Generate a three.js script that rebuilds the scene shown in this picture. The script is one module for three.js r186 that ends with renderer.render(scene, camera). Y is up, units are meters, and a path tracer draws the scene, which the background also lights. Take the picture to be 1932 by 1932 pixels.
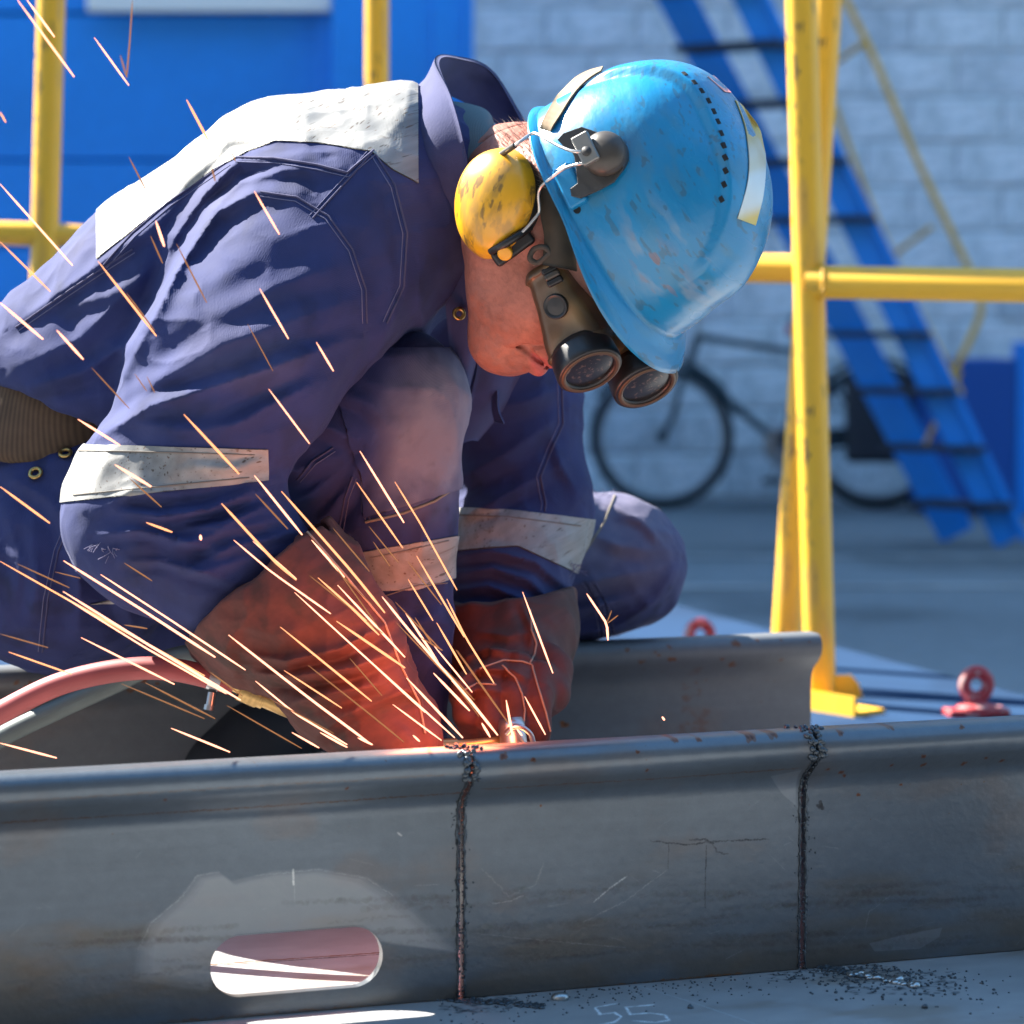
import * as THREE from 'three';
import { RoundedBoxGeometry } from 'three/addons/geometries/RoundedBoxGeometry.js';
import * as BGU from 'three/addons/utils/BufferGeometryUtils.js';

// ------------------------------------------------------------------ camera, sky, sun, exposure
const scene = new THREE.Scene();
const F = 5190, W = 1932;                                  // focal length and picture size in the units the photo was measured in
const CAM_Y = 0.91, PITCH = Math.atan((966 - 590) / F);
const camera = new THREE.PerspectiveCamera(2 * Math.atan(W / 2 / F) * 180 / Math.PI, 1, 0.1, 200);
camera.position.set(0, CAM_Y, 0);
camera.rotation.set(-PITCH, 0, 0);
camera.focus = 2.78;
camera.userData.fStop = 5.2;
camera.updateMatrixWorld();

const SUN = new THREE.Vector3(-0.623, 0.695, -0.360).normalize();
const sun = new THREE.DirectionalLight(new THREE.Color(1.0, 0.94, 0.84), 5.0);
sun.position.copy(SUN).multiplyScalar(20).add(new THREE.Vector3(0, 0.5, -4));
sun.target.position.set(0, 0.5, -4);
sun.castShadow = true;
sun.shadow.mapSize.set(4096, 4096);
Object.assign(sun.shadow.camera, { left: -7, right: 7, top: 7, bottom: -7, near: 1, far: 45 });
sun.shadow.radius = 1;
scene.add(sun, sun.target);

const renderer = new THREE.WebGLRenderer({ antialias: true });
renderer.toneMapping = THREE.LinearToneMapping;
renderer.toneMappingExposure = 5.2;
renderer.shadowMap.enabled = true;
renderer.shadowMap.type = THREE.PCFSoftShadowMap;

{ // a clear sky, paler towards the horizon and round the sun
  const w = 256, h = 128, d = new Float32Array(w * h * 4), v = new THREE.Vector3();
  for (let j = 0; j < h; j++) for (let i = 0; i < w; i++) {
    const th = ((j + 0.5) / h - 0.5) * Math.PI, ph = ((i + 0.5) / w - 0.5) * 2 * Math.PI;
    v.set(Math.cos(th) * Math.cos(ph), Math.sin(th), Math.cos(th) * Math.sin(ph));
    const up = Math.max(0, v.y), k = Math.pow(1 - up, 3), glow = Math.pow(Math.max(0, v.dot(SUN)), 12);
    const o = (j * w + i) * 4;
    const s = (v.y < 0 ? 0.5 : 1) * 0.31;
    d[o] = s * (0.20 + 0.40 * k + 0.45 * glow); d[o + 1] = s * (0.47 + 0.42 * k + 0.42 * glow); d[o + 2] = s * (0.90 + 0.20 * k + 0.36 * glow); d[o + 3] = 1;
  }
  const t = new THREE.DataTexture(d, w, h, THREE.RGBAFormat, THREE.FloatType);
  t.mapping = THREE.EquirectangularReflectionMapping; t.magFilter = THREE.LinearFilter; t.minFilter = THREE.LinearFilter; t.needsUpdate = true;
  scene.background = t; scene.environment = t;
  scene.backgroundIntensity = 1.0; scene.environmentIntensity = 1.0;
}

// ------------------------------------------------------------------ helpers
const V3 = (x, y, z) => new THREE.Vector3(x, y, z);
const cP = Math.cos(PITCH), sP = Math.sin(PITCH);
function rayDir(px, py) {                                  // a pixel gives a direction only (scaled to one metre of depth)
  const x = (px - 966) / F, y = -(py - 966) / F;
  const wy = y * cP - sP, wz = -cP - y * sP;
  return V3(x / -wz, wy / -wz, -1);
}
const P = (px, py, depth) => rayDir(px, py).multiplyScalar(depth).add(camera.position);
function onPlane(px, py, n, p0) {
  const d = rayDir(px, py), t = p0.clone().sub(camera.position).dot(n) / d.dot(n);
  return d.multiplyScalar(t).add(camera.position);
}
const onLevel = (px, py, y) => onPlane(px, py, V3(0, 1, 0), V3(0, y, 0));
function toPx(p) {
  const x = p.x, y = p.y - CAM_Y, z = p.z;
  const cy = y * cP - z * sP, cz = y * sP + z * cP;         // into the camera's axes
  return [966 + F * x / -cz, 966 - F * cy / -cz];
}
let seed = 7;
const rnd = () => { seed = (seed * 1664525 + 1013904223) >>> 0; return seed / 4294967296; };
const rr = (a, b) => a + (b - a) * rnd();
const clamp = (x, a, b) => x < a ? a : x > b ? b : x;
const smooth = (a, b, x) => { const t = clamp((x - a) / (b - a), 0, 1); return t * t * (3 - 2 * t); };
const mix = (a, b, t) => a + (b - a) * t;

// value noise in three dimensions, and a version that tiles in two
const perm = new Uint8Array(512); { for (let i = 0; i < 256; i++) perm[i] = i; for (let i = 255; i > 0; i--) { const j = Math.floor(rnd() * (i + 1)); const t = perm[i]; perm[i] = perm[j]; perm[j] = t; } for (let i = 0; i < 256; i++) perm[i + 256] = perm[i]; }
const hsh = (i, j, k) => perm[(perm[(perm[i & 255] + j) & 255] + k) & 255] / 255;
function vn(x, y, z) {
  const i = Math.floor(x), j = Math.floor(y), k = Math.floor(z); let u = x - i, v = y - j, w = z - k;
  u = u * u * (3 - 2 * u); v = v * v * (3 - 2 * v); w = w * w * (3 - 2 * w);
  return mix(mix(mix(hsh(i, j, k), hsh(i + 1, j, k), u), mix(hsh(i, j + 1, k), hsh(i + 1, j + 1, k), u), v),
    mix(mix(hsh(i, j, k + 1), hsh(i + 1, j, k + 1), u), mix(hsh(i, j + 1, k + 1), hsh(i + 1, j + 1, k + 1), u), v), w);
}
const fbm = (x, y, z, o = 4) => { let s = 0, a = 0.5, t = 0; for (let i = 0; i < o; i++) { s += a * vn(x, y, z); t += a; a *= 0.5; x *= 2.03; y *= 2.03; z *= 2.03; } return s / t; };
function tn(x, y, n, z = 0) {                              // x, y in 0..1, tiles after n cells
  x *= n; y *= n; const i = Math.floor(x), j = Math.floor(y); let u = x - i, v = y - j; u = u * u * (3 - 2 * u); v = v * v * (3 - 2 * v);
  const h = (a, b) => hsh(((a % n) + n) % n, ((b % n) + n) % n, z);
  return mix(mix(h(i, j), h(i + 1, j), u), mix(h(i, j + 1), h(i + 1, j + 1), u), v);
}
const tfbm = (x, y, n, z = 0, o = 4) => { let s = 0, a = 0.5, t = 0; for (let i = 0; i < o; i++) { s += a * tn(x, y, n, z + i * 7); t += a; a *= 0.5; n *= 2; } return s / t; };
const toS = (c) => c <= 0.0031308 ? c * 12.92 : 1.055 * Math.pow(c, 1 / 2.4) - 0.055;
function tex(w, h, fn, linear = false) {                   // fn(u, v) -> [r, g, b] in linear values (or plain data)
  const d = new Uint8Array(w * h * 4);
  for (let j = 0; j < h; j++) for (let i = 0; i < w; i++) {
    const c = fn((i + 0.5) / w, (j + 0.5) / h), o = (j * w + i) * 4;
    for (let k = 0; k < 3; k++) d[o + k] = clamp(Math.round((linear ? c[k] : toS(c[k])) * 255), 0, 255);
    d[o + 3] = 255;
  }
  const t = new THREE.DataTexture(d, w, h, THREE.RGBAFormat, THREE.UnsignedByteType);
  t.wrapS = t.wrapT = THREE.RepeatWrapping; t.magFilter = THREE.LinearFilter; t.minFilter = THREE.LinearMipmapLinearFilter; t.generateMipmaps = true;
  if (!linear) t.colorSpace = THREE.SRGBColorSpace;
  t.needsUpdate = true; return t;
}
const grey = (f) => (u, v) => { const g = f(u, v); return [g, g, g]; };
const rep = (t, x, y = x) => { const c = t.clone(); c.repeat.set(x, y); c.needsUpdate = true; return c; };
const lin = (r, g, b) => new THREE.Color().setRGB(r, g, b);
const M = (o) => new THREE.MeshStandardMaterial(o);
const MP = (o) => new THREE.MeshPhysicalMaterial(o);

const used = new Map();
function numbered(n) { const k = used.get(n) || 0; used.set(n, k + 1); return k ? `${n}_${String(k).padStart(3, '0')}` : n; }
const lit = (o) => { o.castShadow = true; o.receiveShadow = true; return o; };
function thing(name, label, category, group, pos) {
  const o = new THREE.Group(); o.name = numbered(name); o.userData = { label, category }; if (group) o.userData.group = group;
  if (pos) o.position.copy(pos); scene.add(o); return o;
}
function solo(name, label, category, geo, mat, group) {
  const o = lit(new THREE.Mesh(geo, mat)); o.name = numbered(name); o.userData = { label, category }; if (group) o.userData.group = group; scene.add(o); return o;
}
function struct(name, geo, mat) { const o = lit(new THREE.Mesh(geo, mat)); o.name = numbered(name); o.userData = { kind: 'structure' }; scene.add(o); return o; }
function part(parent, name, geo, mat, label) {
  const o = lit(new THREE.Mesh(geo, mat)); o.name = name; if (label) o.userData.label = label;
  const off = V3(0, 0, 0); for (let p = parent; p; p = p.parent) off.add(p.position);
  if (!geo.userData.local) o.position.copy(off).negate();
  parent.add(o); return o;
}
const merge = (l) => BGU.mergeGeometries(l.map(g => { const n = g.index ? g.toNonIndexed() : g.clone(); for (const k of Object.keys(n.attributes)) if (!['position', 'normal', 'uv'].includes(k)) n.deleteAttribute(k); return n; }));
function box(w, h, d, p, q, r = 0) {
  const g = r > 0 ? new RoundedBoxGeometry(w, h, d, 2, r) : new THREE.BoxGeometry(w, h, d);
  if (q) g.applyQuaternion(q); if (p) g.translate(p.x, p.y, p.z); return g;
}
function basisQ(x, y, z) { return new THREE.Quaternion().setFromRotationMatrix(new THREE.Matrix4().makeBasis(x, y, z)); }
function tube(pts, r, seg = 0, rad = 12, closed = false, caps = true) {
  const straight = pts.length === 2, c = straight ? new THREE.LineCurve3(pts[0], pts[1]) : new THREE.CatmullRomCurve3(pts, closed, 'centripetal');
  const n = seg || (straight ? 1 : pts.length * 6), g = new THREE.TubeGeometry(c, n, r, rad, closed);
  const len = c.getLength(), uv = g.attributes.uv;
  for (let i = 0; i < uv.count; i++) uv.setXY(i, uv.getX(i) * len, uv.getY(i) * 2 * Math.PI * r);
  if (closed || !caps) return g;
  const list = [g];
  for (const e of [0, 1]) {
    const t = c.getTangent(e), p = c.getPoint(e), d = new THREE.CircleGeometry(r, rad);
    d.applyQuaternion(new THREE.Quaternion().setFromUnitVectors(V3(0, 0, 1), e ? t : t.clone().negate())); d.translate(p.x, p.y, p.z); list.push(d);
  }
  return merge(list);
}
function cyl(a, b, ra, rb = ra, seg = 24) {
  const d = b.clone().sub(a), l = d.length(), g = new THREE.CylinderGeometry(rb, ra, l, seg);
  g.applyQuaternion(new THREE.Quaternion().setFromUnitVectors(V3(0, 1, 0), d.normalize())); g.translate((a.x + b.x) / 2, (a.y + b.y) / 2, (a.z + b.z) / 2); return g;
}
function lathe(profile, origin, axis, seg = 48) {          // profile [[radius, along], ...]
  const g = new THREE.LatheGeometry(profile.map(([r, y]) => new THREE.Vector2(Math.max(r, 1e-5), y)), seg);
  g.applyQuaternion(new THREE.Quaternion().setFromUnitVectors(V3(0, 1, 0), axis.clone().normalize())); g.translate(origin.x, origin.y, origin.z); return g;
}
function worldUV(g, ax, ay, s = 1) {                       // uv in metres along two axes
  const p = g.attributes.position, u = new Float32Array(p.count * 2), v = V3(0, 0, 0);
  for (let i = 0; i < p.count; i++) { v.fromBufferAttribute(p, i); u[i * 2] = v.dot(ax) * s; u[i * 2 + 1] = v.dot(ay) * s; }
  g.setAttribute('uv', new THREE.BufferAttribute(u, 2)); return g;
}

// ------------------------------------------------------------------ the yard: floor, block wall, blue building
const UP0 = V3(0, 1, 0);
const PL = 0.265;                                          // top of the plates above the yard floor
const U = V3(0.944, 0, -0.330).normalize(), V = V3(-U.z * -1, 0, -U.x).normalize(), UP = V3(0, 1, 0);
V.set(U.z, 0, -U.x);                                       // away from the camera, square to the bars
const O = onLevel(870, 1885, PL);                          // foot of the first cut on the plate
const at = (s, y, v) => O.clone().addScaledVector(U, s).addScaledVector(UP, y).addScaledVector(V, v);
const QUV = basisQ(U, UP, U.clone().cross(UP));            // local x along the bars, y up, z towards the camera

const concreteT = tex(512, 512, (u, v) => {
  const a = tfbm(u, v, 4, 1, 5), b = tn(u, v, 128, 3), c = smooth(0.55, 0.75, tfbm(u, v, 6, 40, 4));
  const g = 0.135 + 0.09 * a + 0.03 * (b - 0.5) - 0.06 * c; return [g * 0.92, g * 1.0, g * 1.06];
});
const yardMat = M({ map: rep(concreteT, 0.22), roughness: 0.82, bumpMap: rep(concreteT, 0.9), bumpScale: 0.004 });
struct('yard_floor', worldUV(box(120, 0.4, 120, V3(0, -0.2, -30)), V3(1, 0, 0), V3(0, 0, 1)), yardMat);

for (const [py, w] of [[1052, 0.10], [1108, 0.12]]) {         // pale mottled strips across the yard
  const d = -onLevel(1500, py, 0).z, lineT = tex(512, 64, (u, v) => { const k = smooth(0.40, 0.62, tfbm(u, v, 12, 61, 4)), g = mix(0.17, 0.34, k); return [g, g, g]; });
  const g = worldUV(box(14, 0.004, w, V3(1, 0.004, -d), new THREE.Quaternion().setFromAxisAngle(UP0, 0.03)), V3(1, 0, 0), V3(0, 0, 1)); struct('pale_strip', g, M({ map: rep(lineT, 0.5, 4), roughness: 0.8 }));
}
const WALLZ = -13.35;
{ // painted concrete block wall: each block is a piece with rounded edges, joints recessed
  const wall = thing('block_wall', 'white painted concrete block wall behind the leaning bicycle', 'wall', null, V3(0, 0, WALLZ));
  const limeT = tex(256, 256, (u, v) => { const a = tfbm(u, v, 3, 9, 5), s = smooth(0.46, 0.66, tfbm(u, v, 4, 60, 5)), d = smooth(0.62, 0.70, tfbm(u, v, 14, 66, 4)); const g = 0.90 + 0.22 * (a - 0.5) - 0.18 * s - 0.14 * d; return [g * (1 - 0.03 * s), g, g * 1.0]; });
  const limeM = [0, 1, 2].map(i => M({ color: lin(...[[1, 1, 1], [0.92, 0.93, 0.95], [0.80, 0.82, 0.84]][i]), map: rep(limeT, [1.3, 0.9, 1.9][i], [1.1, 1.6, 0.8][i]), roughness: 0.85, bumpMap: rep(limeT, 2), bumpScale: 0.004 }));
  const mortar = M({ color: lin(0.58, 0.60, 0.61), roughness: 0.95 });
  part(wall, 'mortar_bed', box(24, 14, 0.2, V3(-0.6, 7, WALLZ - 0.112)), mortar);
  const bw = 0.44, bh = 0.215, gap = 0.014, x0 = -0.5, geos = [0, 1, 2, 3].map(i => {
    const g = new RoundedBoxGeometry(bw - gap, bh - gap, 0.1, 1, 0.012), p = g.attributes.position;
    for (let k = 0; k < p.count; k++) p.setZ(k, p.getZ(k) + (vn(p.getX(k) * 9 + i * 5, p.getY(k) * 12, i) - 0.5) * 0.01);
    g.computeVertexNormals(); g.userData.local = true; return g;
  });
  for (let r = 0; r < 13; r++) for (let c = 0; c < 12; c++) {
    const x = x0 + c * bw + (r % 2 ? bw / 2 : 0), y = bh / 2 + r * bh + 0.012;
    if (x > 3.4) continue;
    const m = part(wall, 'block', geos[Math.floor(rnd() * 4)], limeM[Math.floor(rnd() * rnd() * 3)]);
    m.position.set(x, y, -0.05 + rr(-0.004, 0.004)); m.rotation.z = rr(-0.004, 0.004);
  }
  // unseen plain courses above, added tall so their shadow covers the yard
  part(wall, 'upper_wall', box(24, 11.1, 0.1, V3(-0.6, 13 * bh + 0.02 + 5.55, WALLZ - 0.05)), limeM[0]);
}

const blueT = tex(256, 256, (u, v) => { const a = tfbm(u, v, 3, 17, 5), b = tn(u, v, 90, 5), k = 0.86 + 0.3 * (a - 0.5) + 0.06 * (b - 0.5); return [0.003 + 0.006 * a, 0.30 * k, 0.93 * k]; });
const bluePaint = M({ map: rep(blueT, 0.6), roughness: 0.42, metalness: 0.0 });
const shadedTreadM = M({ color: lin(0.018, 0.024, 0.04), roughness: 0.6, metalness: 0.3 });  // near-black treads: the shade on them is painted into this colour
const darkBlueM = M({ color: lin(0.003, 0.085, 0.36), roughness: 0.5 });  // darker blue for the cabinet body and side panel
{ // blue steel-clad building to the left of the wall
  const d = 10.6, sc = d / F, b0 = P(0, 0, d).x, X = (px) => P(px, 500, d).x, Y = (py) => P(500, py, d).y;
  const b = thing('blue_building', 'blue steel clad building with a white sign above its door panel', 'building', null, V3(0, 0, -d));
  const pan = (x0, x1, y0, y1, z, name, mat, dp = 0.06) => part(b, name, worldUV(box(x1 - x0, y1 - y0, dp, V3((x0 + x1) / 2, (y0 + y1) / 2, z - dp / 2), null, 0.006), V3(1, 0, 0), UP), mat);
  // stacked sheets with narrow laps between them
  const ys = [0, 0.42, 0.86, Y(462), Y(300), Y(20), 2.75, 3.4, 4.6, 5.8];
  for (let i = 0; i + 1 < ys.length; i++) pan(X(-420), X(603), ys[i] + 0.005, ys[i + 1] - 0.005, -d - 0.10 + (i % 2) * 0.012, 'cladding_sheet', bluePaint);
  pan(X(-430), X(640), 0, 5.8, -d - 0.20, 'backing', bluePaint, 0.05);
  pan(X(630), X(893), 0, 5.8, -d + 0.06, 'pilaster', bluePaint, 0.34);
  pan(X(818), X(893), 0, 5.8, -d + 0.078, 'pilaster_flange', bluePaint, 0.016);
  pan(X(878), X(893), 0, 5.8, -d + 0.10, 'pilaster_edge', bluePaint, 0.02);
  pan(X(170), X(628), Y(22), Y(-90), -d + 0.02, 'sign_board', M({ color: lin(0.75, 0.78, 0.78), roughness: 0.5 }), 0.07);
  pan(X(600), X(629), Y(420), Y(24), -d - 0.06, 'recess_jamb', bluePaint, 0.05);
  pan(X(560), X(603), Y(64), Y(44), -d - 0.085, 'hinge', bluePaint, 0.04);
}

{ // added unseen hall, closing off the sky on the side the bars face
  const h = thing('added_sky_block_hall', 'dark grey hall added out of view to block the sky, facing the block wall', 'building', null, V3(0, 0, 5.2)), hm = M({ color: lin(0.022, 0.027, 0.036), roughness: 0.7 }), dm = M({ color: lin(0.014, 0.018, 0.026), roughness: 0.6 });
  part(h, 'facade', box(34, 10, 0.4, V3(0, 5, 5.4)), hm); part(h, 'plinth', box(34, 0.6, 0.06, V3(0, 0.3, 5.165)), dm); part(h, 'eaves', box(34.4, 0.3, 1.0, V3(0, 10.16, 5.3)), dm);
  for (const x of [-11, -3.6, 3.6, 11]) part(h, 'roller_door', box(4.4, 4.6, 0.06, V3(x, 2.93, 5.165)), dm);
}

// ------------------------------------------------------------------ steel plates on supports
const S_EDGE = onLevel(1932, 1312, PL).sub(O).dot(U), V_FAR = onLevel(1060, 1092, PL).sub(O).dot(V), V_SEAM = 1.02;
function canvas(w, h) { const c = document.createElement('canvas'); c.width = w; c.height = h; return [c, c.getContext('2d')]; }
function canvasTex(c) { const t = new THREE.CanvasTexture(c); t.colorSpace = THREE.SRGBColorSpace; t.wrapS = t.wrapT = THREE.MirroredRepeatWrapping; t.magFilter = THREE.LinearFilter; t.needsUpdate = true; return t; }
function paintBase(ctx, w, h, fn, st = 2) {                  // computed every st pixels and interpolated, fine grain added per pixel
  const im = ctx.getImageData(0, 0, w, h), gw = Math.ceil(w / st) + 2, gh = Math.ceil(h / st) + 2, g = new Float32Array(gw * gh * 3);
  for (let j = 0; j < gh; j++) for (let i = 0; i < gw; i++) { const c = fn(i * st / w, 1 - j * st / h); for (let k = 0; k < 3; k++) g[(j * gw + i) * 3 + k] = toS(Math.max(0, c[k])) * 255; }
  for (let j = 0; j < h; j++) { const gj = Math.floor(j / st), fv = j / st - gj; for (let i = 0; i < w; i++) {
    const gi = Math.floor(i / st), fu = i / st - gi, a = (gj * gw + gi) * 3, b = a + gw * 3, o = (j * w + i) * 4, n = (rnd() - 0.5) * 5;
    for (let k = 0; k < 3; k++) im.data[o + k] = clamp((g[a + k] * (1 - fu) + g[a + 3 + k] * fu) * (1 - fv) + (g[b + k] * (1 - fu) + g[b + 3 + k] * fu) * fv + n, 0, 255);
    im.data[o + 3] = 255;
  } }
  ctx.putImageData(im, 0, 0);
}
function wobble(ctx, pts, width, style, jit = 1) {         // a hand-drawn stroke
  ctx.strokeStyle = style; ctx.lineCap = 'round';
  for (let i = 0; i + 1 < pts.length; i++) {
    const [ax, ay] = pts[i], [bx, by] = pts[i + 1], n = Math.max(2, Math.ceil(Math.hypot(bx - ax, by - ay) / 5));
    for (let k = 0; k < n; k++) {
      const a = k / n, b = (k + 1.15) / n; ctx.lineWidth = width * rr(0.5, 1.15); ctx.globalAlpha = rr(0.35, 1);
      ctx.beginPath(); ctx.moveTo(mix(ax, bx, a) + rr(-jit, jit), mix(ay, by, a) + rr(-jit, jit)); ctx.lineTo(mix(ax, bx, b) + rr(-jit, jit), mix(ay, by, b) + rr(-jit, jit)); ctx.stroke();
    }
  }
  ctx.globalAlpha = 1;
}
function blot(ctx, x, y, r, style, alpha, n = 9) {          // an uneven spot
  ctx.fillStyle = style; ctx.globalAlpha = alpha;
  for (let i = 0; i < n; i++) { ctx.beginPath(); ctx.ellipse(x + rr(-r, r) * 0.6, y + rr(-r, r) * 0.35, r * rr(0.25, 0.7), r * rr(0.2, 0.5), rr(0, 3), 0, 7); ctx.fill(); }
  ctx.globalAlpha = 1;
}
const PS = -0.7, PV = -0.5, PW = 1.7;                       // the window of the plate that its drawn texture covers
const plateT = (() => {
  const w = 2048, [c, ctx] = canvas(w, w), k = w / PW;
  paintBase(ctx, w, w, (u, v) => {
    const a = fbm(u * 9, v * 22, 3, 5), b = fbm(u * 60, v * 90, 8, 3), r = smooth(0.58, 0.75, fbm(u * 14 + 9, v * 26, 11, 4));
    const g = 0.30 + 0.12 * (a - 0.5) + 0.07 * (b - 0.5); return [g * (1 - 0.16 * r), g * (1.01 - 0.24 * r), g * (1.02 - 0.32 * r)];
  }, 4);
  const q = (px, py) => { const p = onLevel(px, py, PL).sub(O); return [(p.dot(U) - PS) * k, w - (p.dot(V) - PV) * k]; };
  wobble(ctx, [q(300, 1826), q(560, 1808), q(860, 1788), q(1300, 1752)], 5, '#6d4a35', 1.5);           // the scored line behind the bar
  wobble(ctx, [q(300, 1829), q(560, 1811), q(860, 1791), q(1300, 1755)], 3, '#3b322c', 1);
  for (let i = 0; i < 260; i++) blot(ctx, rr(0, w), rr(0, w), rr(0.8, 3), '#3a332e', rr(0.2, 0.6), 3);
  // soot burnt into the plate beside the cuts
  for (const [px, py, R, n] of [[905, 1885, 70, 90], [1570, 1825, 120, 150], [1700, 1850, 110, 110]]) for (let i = 0; i < n; i++) { const [x, y] = q(px + rr(-R, R), py + rr(-16, 26)); blot(ctx, x, y, rr(3, 9), '#1e2327', 0.2, 4); }
  // chalk: the number and a long line
  const chalk = '#e6ecef';
  wobble(ctx, [q(1122, 1901), q(1163, 1893)], 4.2, chalk, 0.8); wobble(ctx, [q(1122, 1901), q(1133, 1914), q(1160, 1910), q(1172, 1918), q(1160, 1928), q(1128, 1934)], 4.2, chalk, 0.8);
  wobble(ctx, [q(1181, 1900), q(1230, 1896)], 4.2, chalk, 0.8); wobble(ctx, [q(1181, 1900), q(1190, 1914), q(1225, 1911), q(1255, 1915), q(1262, 1925), q(1238, 1929), q(1196, 1926)], 4.2, chalk, 0.8);
  wobble(ctx, [q(1205, 1860), q(1300, 1889), q(1432, 1934)], 2, '#aab4ba', 0.6);
  return canvasTex(c);
})();
const uvPlate = (g) => { const p = g.attributes.position, u = new Float32Array(p.count * 2), a = V3(0, 0, 0); for (let i = 0; i < p.count; i++) { a.fromBufferAttribute(p, i).sub(O); u[2 * i] = (a.dot(U) - PS) / PW; u[2 * i + 1] = (a.dot(V) - PV) / PW; } g.setAttribute('uv', new THREE.BufferAttribute(u, 2)); return g; };
const plateMat = M({ map: plateT, roughness: 0.5, metalness: 0.1 });
{
  const s0 = -3.0, v0 = -2.0, th = 0.02, mid = (a, b) => (a + b) / 2;
  solo('steel_plate', 'bare grey steel plate with chalk number under the bulb bars', 'plate',
    uvPlate(box(S_EDGE - s0, th, V_SEAM - v0, at(mid(s0, S_EDGE), -th / 2, mid(v0, V_SEAM)), QUV)), plateMat);
  const bluePlateT = tex(256, 256, (u, v) => { const a = tfbm(u, v, 4, 23, 5), s = smooth(0.6, 0.8, tfbm(u, v, 7, 70, 4)), k = 0.85 + 0.35 * (a - 0.5) - 0.2 * s; return [0.014 * k, 0.044 * k, 0.105 * k]; });  // blue over the whole rear plate, mottled at random
  solo('steel_plate', 'pale blue steel plate behind the rear bulb bar, red lifting eyes on it', 'plate',
    worldUV(box(S_EDGE - s0, th, V_FAR - V_SEAM - 0.004, at(mid(s0, S_EDGE), -th / 2, mid(V_SEAM + 0.004, V_FAR)), QUV), U, V), MP({ map: rep(bluePlateT, 0.8), roughness: 0.95, specularIntensity: 0.25 }));
  const wood = M({ color: lin(0.16, 0.10, 0.06), roughness: 0.9 });
  for (const v of [-1.5, -0.2, 1.2, 2.6, 3.6]) solo('timber_baulk', 'rough timber baulk carrying the steel plates off the yard floor', 'timber', box(S_EDGE - s0 - 0.3, PL - th, 0.2, at(mid(s0, S_EDGE) - 0.1, -th - (PL - th) / 2, v), QUV, 0.01), wood, 'timber baulks under the plates');
}

// ------------------------------------------------------------------ bulb bars
const HB = 0.24;
const headPts = [[0, 0.178], [-0.0015, 0.186], [-0.006, 0.194], [-0.024, 0.208], [-0.030, 0.215], [-0.0325, 0.223], [-0.031, 0.231], [-0.026, 0.2375], [-0.019, 0.240], [0.006, 0.240], [0.0105, 0.2385], [0.011, 0.235], [0.011, 0.178]];
function bulbGeo(s0, s1, v, slot) {                         // web (with a slot if asked for) and the bulb along its top
  const L = s1 - s0, list = [], sh = new THREE.Shape();
  sh.moveTo(0, 0.001); sh.lineTo(L, 0.001); sh.lineTo(L, 0.178); sh.lineTo(0, 0.178); sh.closePath();
  if (slot) { const h = new THREE.Path(), [a, b, y0, y1] = slot, r = (y1 - y0) / 2; h.absarc(a + r - s0, y0 + r, r, Math.PI / 2, Math.PI * 1.5, false); h.absarc(b - r - s0, y0 + r, r, -Math.PI / 2, Math.PI / 2, false); h.closePath(); sh.holes.push(h); }
  const web = new THREE.ExtrudeGeometry(sh, { depth: 0.011, bevelEnabled: false, curveSegments: 24 });   // z runs towards the camera
  web.translate(0, 0, -0.011); list.push(web);
  const hs = new THREE.Shape(headPts.map(([z, y]) => new THREE.Vector2(-z, y)));                          // x of the shape = towards the camera
  const hd = new THREE.ExtrudeGeometry(hs, { depth: L, bevelEnabled: false, steps: 1 });
  hd.applyMatrix4(new THREE.Matrix4().makeBasis(V3(0, 0, 1), V3(0, 1, 0), V3(-1, 0, 0))); hd.translate(L, 0, 0);
  list.push(hd);
  let g = BGU.toCreasedNormals(merge(list), 0.7);
  const p = g.attributes.position, uv = new Float32Array(p.count * 2);
  for (let i = 0; i < p.count; i++) { uv[2 * i] = (p.getX(i) + s0 - TS) / TW; uv[2 * i + 1] = p.getY(i) / TH; }
  g.setAttribute('uv', new THREE.BufferAttribute(uv, 2));
  g.applyQuaternion(QUV); const o = at(s0, 0, v); g.translate(o.x, o.y, o.z); return g;
}
const TS = -0.55, TW = 1.28, TH = 0.26;                     // window of the drawn texture on the front bar, metres
const faceST = (px, py) => { const p = onPlane(px, py, V, O); return [p.clone().sub(O).dot(U), p.y - PL]; };
const steelBase = (u, v, z) => {
  const a = fbm(u * 7, v * 3, z, 5), b = fbm(u * 140, v * 30, z + 5, 3), st = fbm(u * 9, v * 42, z + 3, 3), r = smooth(0.56, 0.78, fbm(u * 17, v * 6, z + 9, 5));
  const low = smooth(0.46, 0.80, 0.8 * fbm(u * 12, v * 9, z + 20, 4) + 0.75 * (0.40 - v));   // ragged brown stain plus painted warm bounce light along the foot
  const g = 0.135 + 0.05 * (a - 0.5) + 0.02 * (b - 0.5) + 0.018 * (st - 0.5);
  return [g * (0.86 + 0.08 * low + 0.10 * r), g * (1.03 - 0.18 * low - 0.05 * r), g * (1.20 - 0.46 * low - 0.16 * r)];
};
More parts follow.
